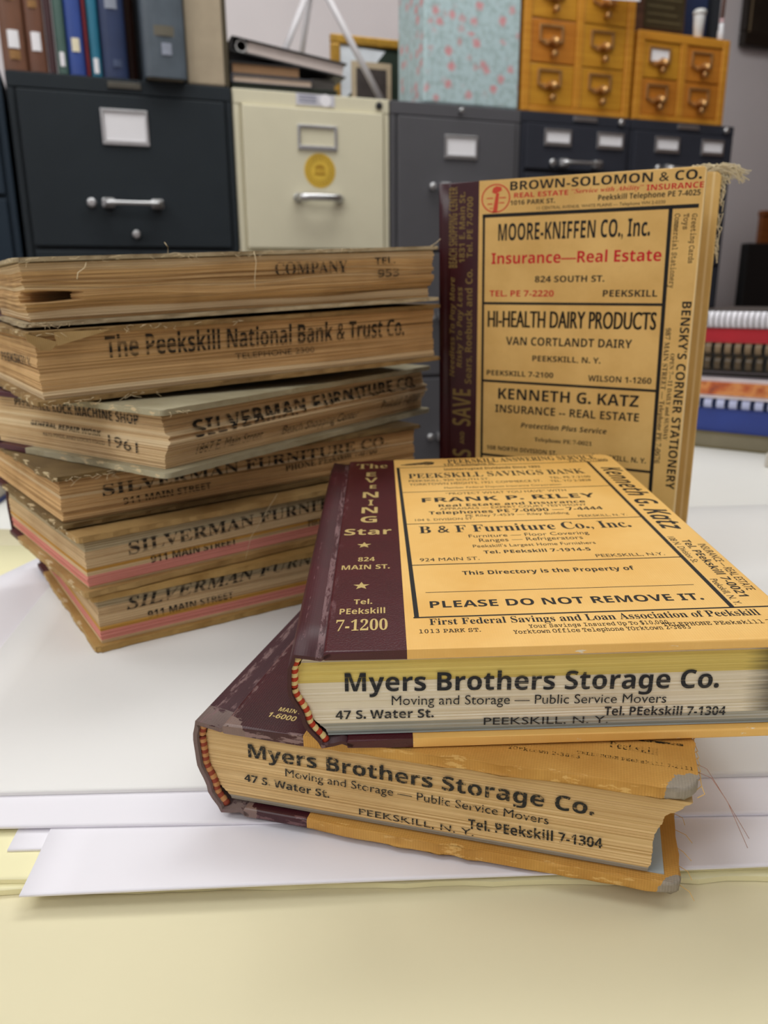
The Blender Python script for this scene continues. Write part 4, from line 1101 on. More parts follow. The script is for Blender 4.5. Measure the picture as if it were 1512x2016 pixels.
def cabinet(label, u0, u1, m, draws, lip=0.030, margin=0.018, kind='bar'):
    """draws: (z bottom, z top) of each drawer front"""
    t = thing('filing_cabinet', label, 'filing cabinet', row(u0, 0, FLOOR), TH)
    W = u1 - u0 - 0.002
    H = TOPZ - FLOOR
    mb = MB()
    mb.box(0, W, 0.004, 0.70, 0, H, bev=0.003)
    mb.box(0.001, W - 0.001, -0.001, 0.006, H - lip, H - 0.001, bev=0.002)
    mb.box(0.001, 0.014, 0.0, 0.006, 0.02, H - lip, bev=0.002); mb.box(W - 0.014, W - 0.001, 0.0, 0.006, 0.02, H - lip, bev=0.002)
    mb.build('cabinet_body', m, t)
    out = []
    for (a, b) in draws:
        mb = MB(); mb.box(margin, W - margin, -0.008, 0.0035, a - FLOOR, b - FLOOR, bev=0.0025)
        out.append(mb.build('drawer', m, t))
    return t, out, W
D4 = [(0.285, 0.587), (-0.025, 0.277), (-0.335, -0.033), (-0.66, -0.343)]
Z = lambda z: z - FLOOR
# at the far left, only its edge shows
c0, d0, w0 = cabinet('blue grey filing cabinet at the far left end of the row', -0.40, -0.006, M_cab['teal'], [(0.385, 0.587), (0.17, 0.377), (-0.14, 0.162), (-0.66, -0.148)])
for d, (a, b) in zip(d0, [(0.385, 0.587), (0.17, 0.377), (-0.14, 0.162), (-0.66, -0.148)]): bar_pull(d, 0.13, 0.25, Z(a + 0.07), -0.008)
# charcoal
c1, d1, w1 = cabinet('wide charcoal filing cabinet under the row of upright books', 0.0, 0.455, M_cab['black'], D4)
for d, (a, b) in zip(d1, D4):
    label_holder(d, 0.175, 0.270, Z(b - 0.098), Z(b - 0.028), -0.008)
    bar_pull(d, 0.162, 0.287, Z(b - 0.214), -0.008)
    knob(d, 0.140, Z(b - 0.214), -0.008, 0.010)
knob(d1[0], 0.226, Z(0.311), -0.008, 0.009, 'lock')
mb = MB(); mb.box(0.195, 0.262, -0.004, -0.001, Z(0.600), Z(0.612), bev=0.001); mb.build('name_plate', plain('tarnished plate', rgb(96, 92, 84), 0.4, 0.6), c1)
# cream
c2, d2, w2 = cabinet('cream filing cabinet with a round gold seal sticker', 0.455, 0.826, M_cab['cream'], D4, lip=0.032)
for i, (d, (a, b)) in enumerate(zip(d2, D4)):
    label_holder(d, 0.142, 0.236, Z(b - 0.087), Z(b - 0.034), -0.008, card=False)
    cup_pull(d, 0.138, 0.238, Z(b - 0.190), -0.008)
M_seal = plain('gold seal paper', rgb(222, 184, 66), 0.5, var=0.08)
M_seal2 = plain('darker gold print', rgb(176, 132, 30), 0.5)
mb = MB()
cu_, cz_ = 0.193, Z(0.457)
def disc(r, y, mi, n=40, r0=0.0):
    for i in range(n):
        a0, a1 = 2 * PI * i / n, 2 * PI * (i + 1) / n
        p = [(cu_ + r0 * math.cos(a0), y, cz_ + r0 * math.sin(a0)), (cu_ + r * math.cos(a0), y, cz_ + r * math.sin(a0)), (cu_ + r * math.cos(a1), y, cz_ + r * math.sin(a1))]
        if r0: p.append((cu_ + r0 * math.cos(a1), y, cz_ + r0 * math.sin(a1)))
        mb.face(p, mi)
mb.lathe([(0.0375, 0), (0.0375, 0.0006)], 40, 0, M=Matrix.Translation((cu_, -0.008, cz_)) @ Matrix.Rotation(PI / 2, 4, 'X'))
disc(0.0335, -0.0088, 1, r0=0.0322); disc(0.0235, -0.0088, 1, r0=0.0222)
for k in range(22):
    a = 2 * PI * k / 22
    x, z = cu_ + 0.028 * math.cos(a), cz_ + 0.028 * math.sin(a)
    mb.box(x - 0.0018, x + 0.0018, -0.0089, -0.0087, z - 0.0022, z + 0.0022, 1)
mb.box(cu_ - 0.013, cu_ + 0.013, -0.0089, -0.0087, cz_ - 0.010, cz_ - 0.005, 1)
for k in range(5): mb.box(cu_ - 0.011 + k * 0.005, cu_ - 0.009 + k * 0.005, -0.0089, -0.0087, cz_ - 0.005, cz_ + 0.005, 1)
mb.prism([(cu_ + 0.012 * math.cos(PI * i / 10), cz_ + 0.005 + 0.008 * math.sin(PI * i / 10)) for i in range(11)], 'y', -0.0089, -0.0087, 1)
s_ = mb.build('seal_sticker', [M_seal, M_seal2], d2[0]); s_['label'] = 'round gold seal sticker'
mb = MB(); mb.box(0.143, 0.234, -0.003, -0.0012, Z(0.594), Z(0.618)); mb.lathe([(0.013, 0), (0.013, 0.002)], 24, 1, M=Matrix.Translation((0.212, -0.002, Z(0.606))) @ Matrix.Rotation(PI / 2, 4, 'X'))
for k in range(3): mb.box(0.150, 0.190, -0.0033, -0.003, Z(0.600 + k * 0.006), Z(0.6025 + k * 0.006), 2)
mb.build('plaque_sticker', [plain('pale lilac label', rgb(206, 204, 212), 0.6), M_card, plain('blue grey label print', rgb(120, 124, 150), 0.6)], c2)
mb = MB(); mb.lathe([(0.008, 0), (0.008, 0.004), (0.004, 0.007)], 16, M=Matrix.Translation((0.342, -0.002, Z(0.604))) @ Matrix.Rotation(PI / 2, 4, 'X')); mb.build('lock', M_dark, c2)
# mid grey
c3, d3, w3 = cabinet('mid grey filing cabinet under the floral box', 0.826, 1.179, M_cab['grey'], D4)
for d, (a, b) in zip(d3, D4):
    label_holder(d, 0.138, 0.227, Z(b - 0.090), Z(b - 0.036), -0.008)
    bar_pull(d, 0.125, 0.250, Z(b - 0.155), -0.008)
    knob(d, 0.106, Z(b - 0.155), -0.008, 0.009)
knob(c3, 0.182, Z(0.606), -0.001, 0.006, 'lock')
# two card cabinets
DC = [(0.485 - 0.117 * k, 0.592 - 0.117 * k) for k in range(10)]
for (label, ua, ub, lh) in (('slate card file cabinet under the larger wooden card catalog', 1.179, 1.508, ((0.062, 0.142), (0.220, 0.302))), ('slate card file cabinet under the smaller wooden card catalog, right end of the row', 1.508, 1.856, ((0.075, 0.155), (0.230, 0.306)))):
    c, ds, w = cabinet(label, ua, ub, M_cab['slate'], DC, lip=0.026, margin=0.012)
    for d, (a, b) in zip(ds, DC):
        for (x0, x1) in lh: label_holder(d, x0, x1, Z(b - 0.052), Z(b - 0.012), -0.008)
        bar_pull(d, 0.105, 0.230, Z(b - 0.092), -0.008, 0.0055)
        knob(d, 0.086, Z(b - 0.092), -0.008, 0.009)
    mb = MB(); mb.box(0.150, 0.222, -0.004, -0.001, Z(0.603), Z(0.614), bev=0.001); mb.build('name_plate', M_chrome, c)
    knob(c, w - 0.035, Z(0.606), -0.001, 0.008, 'lock')

# ------------------------------------------------------------------ wooden card catalogs
def wood(name, c, c2, rough=0.4):
    k = NT(name, rough)
    w = k.noise(1.0, 4, 0.6, k.mapped((6, 6, 90)), 0.8)
    k.color(k.ramp(w, [(0.3, c2), (0.65, c)]))
    return k.m
M_oak = wood('golden oak', rgb(214, 150, 52), rgb(196, 128, 36))
M_oak2 = wood('golden oak drawer', rgb(208, 150, 46), rgb(188, 128, 34))
M_oak3 = wood('orange oak drawer', rgb(200, 128, 44), rgb(182, 110, 32))
M_brass = plain('bronzed brass', rgb(206, 160, 104), 0.32, 0.75, var=0.1)
def catalog(label, u0, u1, z0, z1, v, rows_, mats, cards=()):
    t = thing('card_catalog', label, 'card catalog', row(u0, v, z0), TH)
    W, H = u1 - u0, z1 - z0
    mb = MB()
    fr = 0.022
    mb.box(0, fr, 0, 0.42, 0, H, bev=0.003); mb.box(W - fr, W, 0, 0.42, 0, H, bev=0.003)
    mb.box(fr, W - fr, 0.001, 0.42, H - fr, H, bev=0.002); mb.box(fr, W - fr, 0.001, 0.42, 0.0, 0.014, bev=0.002)
    mb.box(W / 2 - 0.010, W / 2 + 0.010, 0.001, 0.40, 0.014, H - fr, bev=0.002)
    mb.box(fr, W - fr, 0.40, 0.415, 0.014, H - fr)
    mb.build('case', M_oak, t)
    rh = (H - fr - 0.014) / rows_
    for r in range(rows_):
        for c in range(2):
            x0 = fr + 0.001 if c == 0 else W / 2 + 0.011
            x1 = W / 2 - 0.011 if c == 0 else W - fr - 0.001
            za, zb = 0.014 + r * rh + 0.001, 0.014 + (r + 1) * rh - 0.001
            mb = MB(); mb.box(x0, x1, 0.004, 0.38, za, zb, bev=0.0025)
            d = mb.build('drawer', mats[(r * 2 + c) % len(mats)], t)
            xc = (x0 + x1) / 2 - 0.008
            hw, hh = 0.035, 0.034
            zt = zb - 0.012
            mb = MB()
            y = 0.0035
            mb.box(xc - hw, xc + hw, y - 0.004, y, zt - 0.006, zt, bev=0.0012)
            mb.box(xc - hw, xc - hw + 0.007, y - 0.004, y, zt - hh, zt - 0.006, bev=0.0012); mb.box(xc + hw - 0.007, xc + hw, y - 0.004, y, zt - hh, zt - 0.006, bev=0.0012)
            mb.prism([(xc - hw, zt - hh), (xc + hw, zt - hh), (xc + hw, zt - hh - 0.003), (xc + 0.014, zt - hh - 0.012), (xc - 0.014, zt - hh - 0.012), (xc - hw, zt - hh - 0.003)], 'y', y - 0.005, y, bev=0.001)
            mb.tube([(xc, y - 0.003, zt - hh - 0.006), (xc, y - 0.016, zt - hh - 0.002), (xc, y - 0.028, zt - hh - 0.008), (xc, y - 0.031, zt - hh - 0.016)], [0.010, 0.008, 0.0075, 0.006], 10)
            if (r, c) in cards: mb.box(xc - hw + 0.006, xc + hw - 0.006, y - 0.0016, y - 0.0004, zt - hh, zt - 0.005, 1)
            mb.build('label_pull', [M_brass, M_card], d)
            mb = MB(); mb.lathe([(0.004, 0), (0.004, 0.010), (0.0075, 0.013), (0.0085, 0.019), (0.005, 0.023)], 14, M=Matrix.Translation((xc + 0.004, y, za + 0.017)) @ Matrix.Rotation(PI / 2, 4, 'X')); mb.build('rod_knob', M_brass, d)
    return t
catalog('larger golden oak card catalog beside the floral box', 1.181, 1.505, TOPZ + 0.0005, TOPZ + 0.43, 0.008, 4, [M_oak2, M_oak2, M_oak3, M_oak2])
catalog('smaller golden oak card catalog of four drawers at the right end', 1.518, 1.818, TOPZ + 0.0005, TOPZ + 0.212, 0.008, 2, [M_oak3, M_oak3, M_oak2, M_oak3], cards=((1, 0),))
mb = MB(); mb.box(0, 0.112, -0.0012, 0, 0, 0.075, bev=0.0003); o = mb.build('paper_notice', M_card)
o.matrix_world = Matrix.Translation(row(1.374, -0.030, 0.874)) @ Matrix.Rotation(TH, 4, 'Z') @ Matrix.Rotation(-0.05, 4, 'Y')
tag(o, 'white paper notice hanging over the upper right drawer of the larger card catalog', 'notice')

# ------------------------------------------------------------------ things on the cabinets
# row of books
def shelf_book(label, u0, u1, z1, c, v=0.004, depth=0.19, lab=None, rough=0.5, bands=(), worn=None, flat=False, sag=0.0):
    t = thing('hardcover_book', label, 'book', row(u0, v, TOPZ + 0.0006), TH, group='books standing on the charcoal cabinet')
    W, H = u1 - u0, z1 - TOPZ
    m = plain('cloth ' + label[:24], c, rough, var=0.14, scale=25)
    prof = [(0.0, 0.012)] + [(W / 2 - W / 2 * math.cos(PI * k / 8), 0.010 - 0.010 * math.sin(PI * k / 8)) for k in range(9)] + [(W, 0.012)]
    mb = MB(); mb.prism(prof, 'z', 0, H, bev=0.0008); sp = mb.build('spine', m, t)
    for x in (0.0, W - 0.003):
        mb = MB(); mb.box(x, x + 0.003, 0.0125, depth, 0, H, bev=0.0006); mb.build('cover', m, t)
    mb = MB(); mb.box(0.0032, W - 0.0032, 0.013, depth - 0.004, 0.003, H - 0.003); mb.build('page_block', pgl, t)
    for (za, zb, xa, xb, mm) in bands:
        mb = MB(); mb.prism([(W * xa + (W * (xb - xa)) * k / 6, 0.0095 - 0.0112 * math.sin(PI * (xa + (xb - xa) * k / 6))) for k in range(7)] + [(W * xb, 0.0100), (W * xa, 0.0100)], 'z', za - TOPZ, zb - TOPZ)
        mb.build('spine_label', mm, t)
    return t
LAB = M_card
CREAM = plain('cream spine label', rgb(236, 226, 196), 0.8)
BROWNBAND = plain('worn tan leather band', rgb(150, 108, 58), 0.6, var=0.2)
GREYPR = plain('grey spine print', rgb(150, 156, 172), 0.6, var=0.2)
shelf_book('brown leather book with white label, leftmost of the cabinet books', 0.000, 0.046, 0.95, rgb(112, 72, 50), lab=1, bands=((0.660, 0.692, .30, .82, LAB), (0.640, 0.656, .3, .8, BROWNBAND), (0.745, 0.760, .2, .9, BROWNBAND)))
shelf_book('brown leather book with white label, second among the cabinet books', 0.0475, 0.084, 0.95, rgb(106, 66, 46), bands=((0.658, 0.692, .22, .84, LAB), (0.735, 0.748, .2, .9, BROWNBAND)))
shelf_book('thin dark maroon book between the brown and the green books', 0.0855, 0.1005, 0.93, rgb(62, 30, 34))
shelf_book('slim green book with a white label low on its spine', 0.102, 0.1225, 0.92, rgb(72, 100, 92), bands=((0.634, 0.660, .08, .96, LAB),))
shelf_book('bright blue book with a cream label', 0.124, 0.157, 0.94, rgb(44, 72, 146), bands=((0.663, 0.688, .08, .9, CREAM),))
shelf_book('very thin dark red book between the blue and teal books', 0.158, 0.1655, 0.91, rgb(120, 26, 36))
shelf_book('teal book with a white label at its foot', 0.1668, 0.188, 0.93, rgb(32, 112, 140), bands=((0.626, 0.654, .0, 1.0, LAB),))
shelf_book('navy book with grey lettering on its spine', 0.1905, 0.241, 0.95, rgb(34, 50, 88), bands=((0.748, 0.772, .2, .9, GREYPR), (0.641, 0.655, .4, .75, plain('dim spine mark', rgb(70, 82, 112), 0.7))))
shelf_book('dark brown book set back between the navy and slate books', 0.243, 0.268, 0.93, rgb(66, 34, 22), v=0.10)
shelf_book('thick slate blue book jutting over the front of the charcoal cabinet', 0.2715, 0.356, 0.96, rgb(78, 88, 98), v=-0.035, bands=((0.697, 0.716, .2, .85, plain('dull gold line', rgb(98, 92, 78), 0.6)), (0.662, 0.684, .42, .66, GREYPR)))
t = thing('archive_binder', 'tall beige archive box file with a dark edge beside the slate book', 'box file', row(0.362, 0.004, TOPZ + 0.0006), TH)
mb = MB(); mb.box(0, 0.080, 0, 0.25, 0, 0.34, bev=0.004); mb.build('case', plain('beige buckram', rgb(176, 160, 136), 0.8, var=0.06), t)
mb = MB(); mb.box(0.0805, 0.090, 0.002, 0.25, 0, 0.34, bev=0.002); mb.build('cover', plain('dark olive board', rgb(72, 62, 40), 0.7), t)
# ring binder and books on the cream cabinet
M_black = plain('black vinyl', rgb(28, 26, 28), 0.4)
t = thing('ring_binder', 'black ring binder full of white pages, tilted on top of the cream cabinet pile', 'binder', row(0.462, 0.012, 0.6938), TH)
t.rotation_euler = (0, math.radians(7.5), TH)
mb = MB(); mb.box(0, 0.262, 0, 0.23, 0, 0.003, bev=0.001); mb.build('back_cover', M_black, t)
mb = MB(); mb.box(0, 0.262, 0, 0.23, 0.028, 0.031, bev=0.001); mb.build('front_cover', M_black, t)
mb = MB(); mb.box(-0.0035, -0.0005, 0, 0.23, 0.0, 0.031, bev=0.001); mb.build('spine', M_black, t)
mb = MB(); mb.box(0.034, 0.255, 0.006, 0.226, 0.0060, 0.0277); mb.build('page_block', pages('white paper stack', rgb(226, 212, 206), rgb(190, 176, 170), .4), t)
for y in (0.004, 0.10, 0.20):
    mb = MB(); mb.tube([(0.020 + 0.012 * math.cos(2 * PI * k / 20), y + 0.002, 0.0155 + 0.0115 * math.sin(2 * PI * k / 20)) for k in range(21)], 0.0013, 6); mb.build('ring', plain('pale ring metal', rgb(226, 224, 222), 0.35), t)
def pile_book(name, label, u0, u1, v0, v1, z0, z1, mc, mp, cat='book'):
    t = thing(name, label, cat, row(u0, v0, z0), TH)
    W, D, H = u1 - u0, v1 - v0, z1 - z0
    mb = MB(); mb.box(0, W, 0, D, 0, 0.0022, bev=0.0006); mb.build('back_cover', mc, t)
    mb = MB(); mb.box(0, W, 0, D, H - 0.0022, H, bev=0.0006); mb.build('front_cover', mc, t)
    mb = MB(); mb.box(0.002, W - 0.003, 0.003, D - 0.003, 0.0023, H - 0.0023); mb.build('page_block', mp, t)
    mb = MB(); mb.box(-0.003, -0.0002, 0, D, 0, H, bev=0.0008); mb.build('spine', mc, t)
pile_book('hardcover_book', 'dark green book at the bottom of the cream cabinet pile', 0.462, 0.702, 0.006, 0.24, TOPZ + 0.0005, TOPZ + 0.011, plain('dark green cloth', rgb(44, 54, 46), 0.6), plain('dark page edge', rgb(60, 64, 54), 0.8))
pile_book('hardcover_book', 'pale paged book, second from the bottom of the cream cabinet pile', 0.459, 0.640, 0.004, 0.235, TOPZ + 0.0115, TOPZ + 0.028, plain('grey cloth', rgb(86, 86, 94), 0.6), plain('pale page edge', rgb(206, 184, 164), 0.8))
pile_book('hardcover_book', 'brown paged book directly under the tilted ring binder', 0.458, 0.612, 0.004, 0.235, TOPZ + 0.0285, TOPZ + 0.052, M_black, plain('brown page edge', rgb(142, 108, 76), 0.8))
t = thing('grey_box', 'low grey box behind the right end of the tilted ring binder', 'box', row(0.645, 0.03, TOPZ + 0.0115), TH)
mb = MB(); mb.box(0, 0.055, 0, 0.20, 0, 0.0215, bev=0.002); mb.build('box_base', plain('grey card', rgb(104, 100, 96), 0.7), t)
mb = MB(); mb.box(-0.001, 0.056, -0.001, 0.201, 0.0217, 0.0255, bev=0.002); mb.build('box_lid', plain('grey card lid', rgb(112, 108, 104), 0.7), t)
# white easel
M_wpaint = plain('white metal tube', rgb(214, 210, 214), 0.35, var=0.02)
t = thing('display_easel', 'white metal easel with splayed legs on the cream cabinet', 'easel', row(0.733, 0.28, TOPZ + 0.0005), TH)
for (x, y, top) in ((-0.157, 0, 0), (0.208, 0, 0), (-0.006, 0.30, 0)):
    mb = MB(); mb.tube([(x, y, 0.0055), (0, 0.0 if y == 0 else 0.02, 0.335)], 0.0085, 10); mb.build('leg', M_wpaint, t)
mb = MB(); mb.box(-0.020, 0.020, -0.010, 0.025, 0.322, 0.352, bev=0.004); mb.build('hinge_block', M_wpaint, t)
# framed picture
M_gilt = plain('gilt wood', rgb(186, 142, 54), 0.35, 0.3, var=0.2, scale=60)
t = thing('picture_frame', 'gilt framed picture with dark green mat standing behind the easel leg', 'picture frame', row(0.792, 0.35, TOPZ + 0.0005), TH)
W, H = 0.222, 0.226
mb = MB(); mb.box(0, W, 0, 0.016, 0, 0.022, bev=0.004); mb.box(0, W, 0, 0.016, H - 0.022, H, bev=0.004); mb.box(0, 0.026, 0, 0.016, 0.022, H - 0.022, bev=0.004); mb.box(W - 0.024, W, 0, 0.016, 0.022, H - 0.022, bev=0.004); mb.build('frame', M_gilt, t)
mb = MB(); mb.box(0.026, W - 0.024, 0.009, 0.013, 0.022, H - 0.022); mb.build('mat', plain('dark green mat', rgb(26, 44, 32), 0.7), t)
mb = MB(); mb.prism([(0.028, H - 0.024), (0.158, H - 0.030), (0.105, 0.135), (0.028, 0.060)], 'y', 0.0075, 0.0088); mb.build('white_sheet', plain('blue white paper', rgb(222, 228, 236), 0.7), t)
mb = MB(); mb.box(0.058, 0.174, 0.0055, 0.0073, 0.022, 0.166, 0); mb.box(0.072, 0.160, 0.0047, 0.0054, 0.030, 0.150, 1); mb.build('photograph', [plain('cream mount', rgb(196, 178, 150), 0.7), plain('dark photograph', rgb(66, 58, 56), 0.6, var=0.3, scale=40)], t)
# small bottle
t = thing('small_bottle', 'small white bottle with black cap beside the gilt frame', 'bottle', row(1.030, 0.30, TOPZ + 0.0005), TH)
mb = MB(); mb.lathe([(0.009, 0), (0.0105, 0.004), (0.0105, 0.105), (0.006, 0.118)], 18); mb.build('bottle_body', plain('white plastic', rgb(222, 214, 214), 0.4), t)
mb = MB(); mb.lathe([(0.0075, 0.1185), (0.0075, 0.165), (0.004, 0.170)], 18); mb.build('cap', M_black, t)
# floral box
k = NT('blue floral paper', 0.6)
v = k.n('ShaderNodeTexVoronoi'); v.inputs['Scale'].default_value = 34; v.inputs['Randomness'].default_value = 1.0
k.link(k.co(), v.inputs['Vector'])
fl_ = k.ramp(k.math('ADD', v.outputs['Distance'], k.math('MULTIPLY', k.math('SUBTRACT', k.noise(170, 3), 0.5), 0.7)), [(0.20, 1.0), (0.46, 0.0)])
pick = k.ramp(v.outputs['Color'], [(0.36, 0.0), (0.50, 1.0)])
leafy = k.ramp(k.noise(60, 4, 0.65), [(0.46, 0.0), (0.60, 1.0)])
base = k.mix(k.math('MULTIPLY', leafy, 0.55), rgb(186, 208, 212), rgb(146, 168, 166))
k.color(k.mix(k.math('MULTIPLY', k.math('MULTIPLY', fl_, pick), 0.75), base, rgb(222, 128, 132)))
M_floral = k.m
t = thing('storage_box', 'tall pale blue box printed with small pink flowers on the mid grey cabinet', 'box', row(0.915, 0.006, TOPZ + 0.0005), TH)
mb = MB(); mb.box(0, 0.256, 0, 0.17, 0, 0.36, bev=0.006, seg=3); mb.build('box_body', M_floral, t)
mb = MB(); mb.box(-0.002, 0.258, -0.002, 0.172, 0.3602, 0.41, bev=0.006, seg=3); mb.build('box_lid', M_floral, t)
# things on the smaller catalog
CZ = TOPZ + 0.2130
t = thing('award_plaque', 'brown wooden plaque with an engraved dark plate on the smaller card catalog', 'plaque', row(1.530, 0.05, CZ), TH)
mb = MB(); mb.box(0, 0.165, 0, 0.02, 0, 0.22, bev=0.005); mb.build('plaque_board', wood('walnut', rgb(96, 66, 50), rgb(66, 42, 32)), t)
mb = MB(); mb.box(0.030, 0.158, -0.002, -0.0002, 0.018, 0.20, 0)
for q in range(9): mb.box(0.040, 0.148 - (q % 3) * 0.012, -0.0026, -0.0021, 0.032 + q * 0.018, 0.036 + q * 0.018, 1)
mb.build('engraved_plate', [plain('dark bronze plate', rgb(70, 60, 40), 0.4, 0.3), plain('worn engraving', rgb(96, 86, 58), 0.5)], t)
t = thing('paper_cup', 'white ribbed paper cup with lid in front of the plaque', 'cup', row(1.724, 0.030, CZ), TH)
mb = MB(); mb.lathe([(0.0105, 0.0), (0.0115, 0.001), (0.0150, 0.052), (0.0150, 0.056)], 26); mb.build('cup_body', plain('white paper cup', rgb(226, 226, 226), 0.6), t)
mb = MB(); mb.lathe([(0.0165, 0.0562), (0.0175, 0.060), (0.0165, 0.066), (0.0120, 0.069)], 26); mb.build('lid', plain('white plastic lid', rgb(214, 214, 212), 0.4), t)
t = thing('navy_folder', 'upright navy blue folder behind the paper cup', 'folder', row(1.700, 0.12, CZ), TH)
mb = MB(); mb.box(0, 0.125, 0, 0.004, 0, 0.24, bev=0.001); mb.build('front_cover', plain('navy card', rgb(34, 48, 84), 0.6), t)
mb = MB(); mb.box(0, 0.125, 0.0045, 0.022, 0, 0.235, bev=0.001); mb.build('paper_stack', plain('dull white paper', rgb(170, 170, 172), 0.8), t)
t = thing('black_upright', 'upright black object at the right edge of the smaller card catalog', 'case', row(1.806, 0.10, CZ), TH)  # stand-in for an unidentified upright black object
mb = MB(); mb.box(0.020, 0.046, 0, 0.10, 0, 0.24, bev=0.002); mb.build('case', plain('black lacquer', rgb(32, 34, 38), 0.4), t)
mb = MB(); mb.box(0.022, 0.044, -0.0025, -0.0002, 0.012, 0.22); mb.build('panel', plain('charcoal panel', rgb(44, 48, 54), 0.5), t)
t = thing('reed_bottle', 'small white bottle holding a brown stick, right of the navy folder', 'bottle', row(1.800, 0.030, CZ), TH)
mb = MB(); mb.lathe([(0.006, 0), (0.0085, 0.004), (0.0085, 0.024), (0.0062, 0.030), (0.0062, 0.044)], 18); mb.build('bottle_body', plain('white glaze', rgb(224, 224, 228), 0.35), t)
mb = MB(); mb.lathe([(0.0060, 0.0442), (0.0060, 0.054)], 14); mb.build('collar', plain('pink collar', rgb(212, 176, 180), 0.5), t)
mb = MB(); mb.tube([(0, 0, 0.0545), (0.004, 0, 0.19)], 0.0045, 10); mb.build('stick', plain('brown wood stick', rgb(104, 66, 52), 0.6), t)

# ------------------------------------------------------------------ wall and floor beyond the cabinets
t = thing('wall_picture', 'dark framed picture with a pale inner line hanging on the wall at the right', 'picture', row(2.555, 0.79, 1.07), TH)
mb = MB(); mb.box(0, 0.45, -0.03, 0, 0, 0.05, bev=0.006); mb.box(0, 0.45, -0.03, 0, 0.55, 0.60, bev=0.006); mb.box(0, 0.022, -0.03, 0, 0.05, 0.55, bev=0.005); mb.box(0.43, 0.45, -0.03, 0, 0.05, 0.55, bev=0.005); mb.build('frame', plain('very dark wood', rgb(36, 28, 22), 0.4), t)
mb = MB(); mb.box(0.0225, 0.0345, -0.022, -0.004, 0.05, 0.55, bev=0.002); mb.build('inner_slip', plain('dull gold slip', rgb(168, 150, 120), 0.5), t)
mb = MB(); mb.box(0.035, 0.4295, -0.012, -0.004, 0.0505, 0.5495); mb.build('canvas', plain('dark brown painting', rgb(42, 34, 26), 0.5, var=0.3, scale=14), t)
t = thing('black_standin_panel', 'tall flat black panel standing on the floor right of the cabinet row', 'upright panel', row(2.396, 0.46, FLOOR), TH)  # stand-in slab for a flat black shape of unknown kind
mb = MB(); mb.box(0, 0.30, 0, 0.035, 0.02, 1.092, bev=0.006); mb.build('panel_board', plain('black case', rgb(24, 24, 26), 0.5), t)
for x in (0.03, 0.25):
    mb = MB(); mb.box(x, x + 0.025, -0.06, 0.09, 0, 0.0195, bev=0.003); mb.build('foot', M_black, t)
M_orw = wood('orange stained wood', rgb(150, 86, 38), rgb(118, 62, 26))
t = thing('wooden_bookcase', 'orange brown wooden back of a bookcase at the far right behind the black panel', 'bookcase', row(2.552, 0.56, FLOOR), TH)
mb = MB(); mb.box(0, 0.50, 0.0, 0.022, 0, 1.195, bev=0.002); mb.build('back_panel', M_orw, t)
mb = MB(); mb.box(-0.001, 0.501, -0.004, 0.026, 1.1955, 1.215, bev=0.003); mb.build('top_rail', M_orw, t)

# ------------------------------------------------------------------ comb bound booklets at the far right of the table
def comb_book(name, label, x, y, rz, z0, T, L, W, mc, mp, comb=None, r=0.006, pitch=0.0085, cat='booklet', teeth=0.55, front=None, group=None):
    t = thing(name, label, cat, (x, y, z0), rz)
    mb = MB(); mb.box(0, L, 0.004, W, 0, 0.0016, bev=0.0004); mb.build('back_cover', mc, t)
    mb = MB(); mb.box(0, L, 0.004, W, T - 0.0016, T, bev=0.0004); mb.build('front_cover', front or mc, t)
    mb = MB(); mb.box(0.001, L - 0.001, 0.0055, W - 0.001, 0.0017, T - 0.0017); mb.build('page_block', mp, t)
    if comb:
        mb = MB()
        n = int(L / pitch)
        cz = T * 0.5
        for k in range(n):
            a = (k + 0.5) * pitch
            hw = pitch * teeth / 2
            pr = [(0.004 + 0.0, cz)]
            ring = []
            for i in range(11):
                q = PI * 0.5 + PI * i / 10
                ring.append((0.006 + r * math.cos(q), cz + r * 1.05 * math.sin(q)))
            inner = [(0.006 + (r - 0.0008) * math.cos(PI * 0.5 + PI * i / 10), cz + (r * 1.05 - 0.0008) * math.sin(PI * 0.5 + PI * i / 10)) for i in range(11)]
            mb.prism(ring + inner[::-1], 'x', a - hw, a + hw)
        mb.build('comb_binding', comb, t)
    return t
M_wcomb = plain('white comb plastic', rgb(222, 220, 228), 0.35)
M_bcomb = plain('bluish white comb plastic', rgb(186, 192, 226), 0.35)
M_tcomb = plain('tan comb plastic', rgb(122, 100, 72), 0.4)
M_brcomb = plain('bronze comb plastic', rgb(74, 57, 32), 0.4)
M_blk = plain('black booklet cover', rgb(24, 22, 20), 0.5)
M_blu = plain('royal blue cover', rgb(40, 62, 140), 0.4)
M_blu2 = plain('navy blue cover', rgb(36, 54, 100), 0.4)
M_pgd = plain('dim page edge', rgb(140, 134, 128), 0.8)
RZ = math.radians(-36)
dx = Vector((math.cos(RZ), math.sin(RZ), 0)); dy = Vector((-math.sin(RZ), math.cos(RZ), 0))
def at(a, b): 
    p = Vector((0.417, 1.030, 0)) + dx * a + dy * b
    return p.x, p.y
z = TZ + 0.0005
def nxt(h):
    global z
    a = z; z += h + 0.0004
    return a
comb_book('booklet', 'olive brown booklet at the bottom of the booklet pile on the right', *at(-0.035, -0.002), RZ, nxt(0.021), 0.021, 0.30, 0.215, plain('olive cover', rgb(112, 100, 62), 0.6), plain('grey page edge', rgb(128, 120, 98), 0.8))
comb_book('booklet', 'royal blue comb bound booklet, second from the bottom of the booklet pile', *at(-0.030, 0.004), RZ - 0.02, nxt(0.030), 0.030, 0.28, 0.215, M_blu, M_blu, None)
comb_book('booklet', 'navy comb bound booklet with white rings in the booklet pile', *at(-0.032, 0.006), RZ, nxt(0.013), 0.013, 0.28, 0.215, M_blu2, M_blu2, M_bcomb, r=0.0068, pitch=0.0155, teeth=0.62)
k = NT('orange picture print', 0.5)
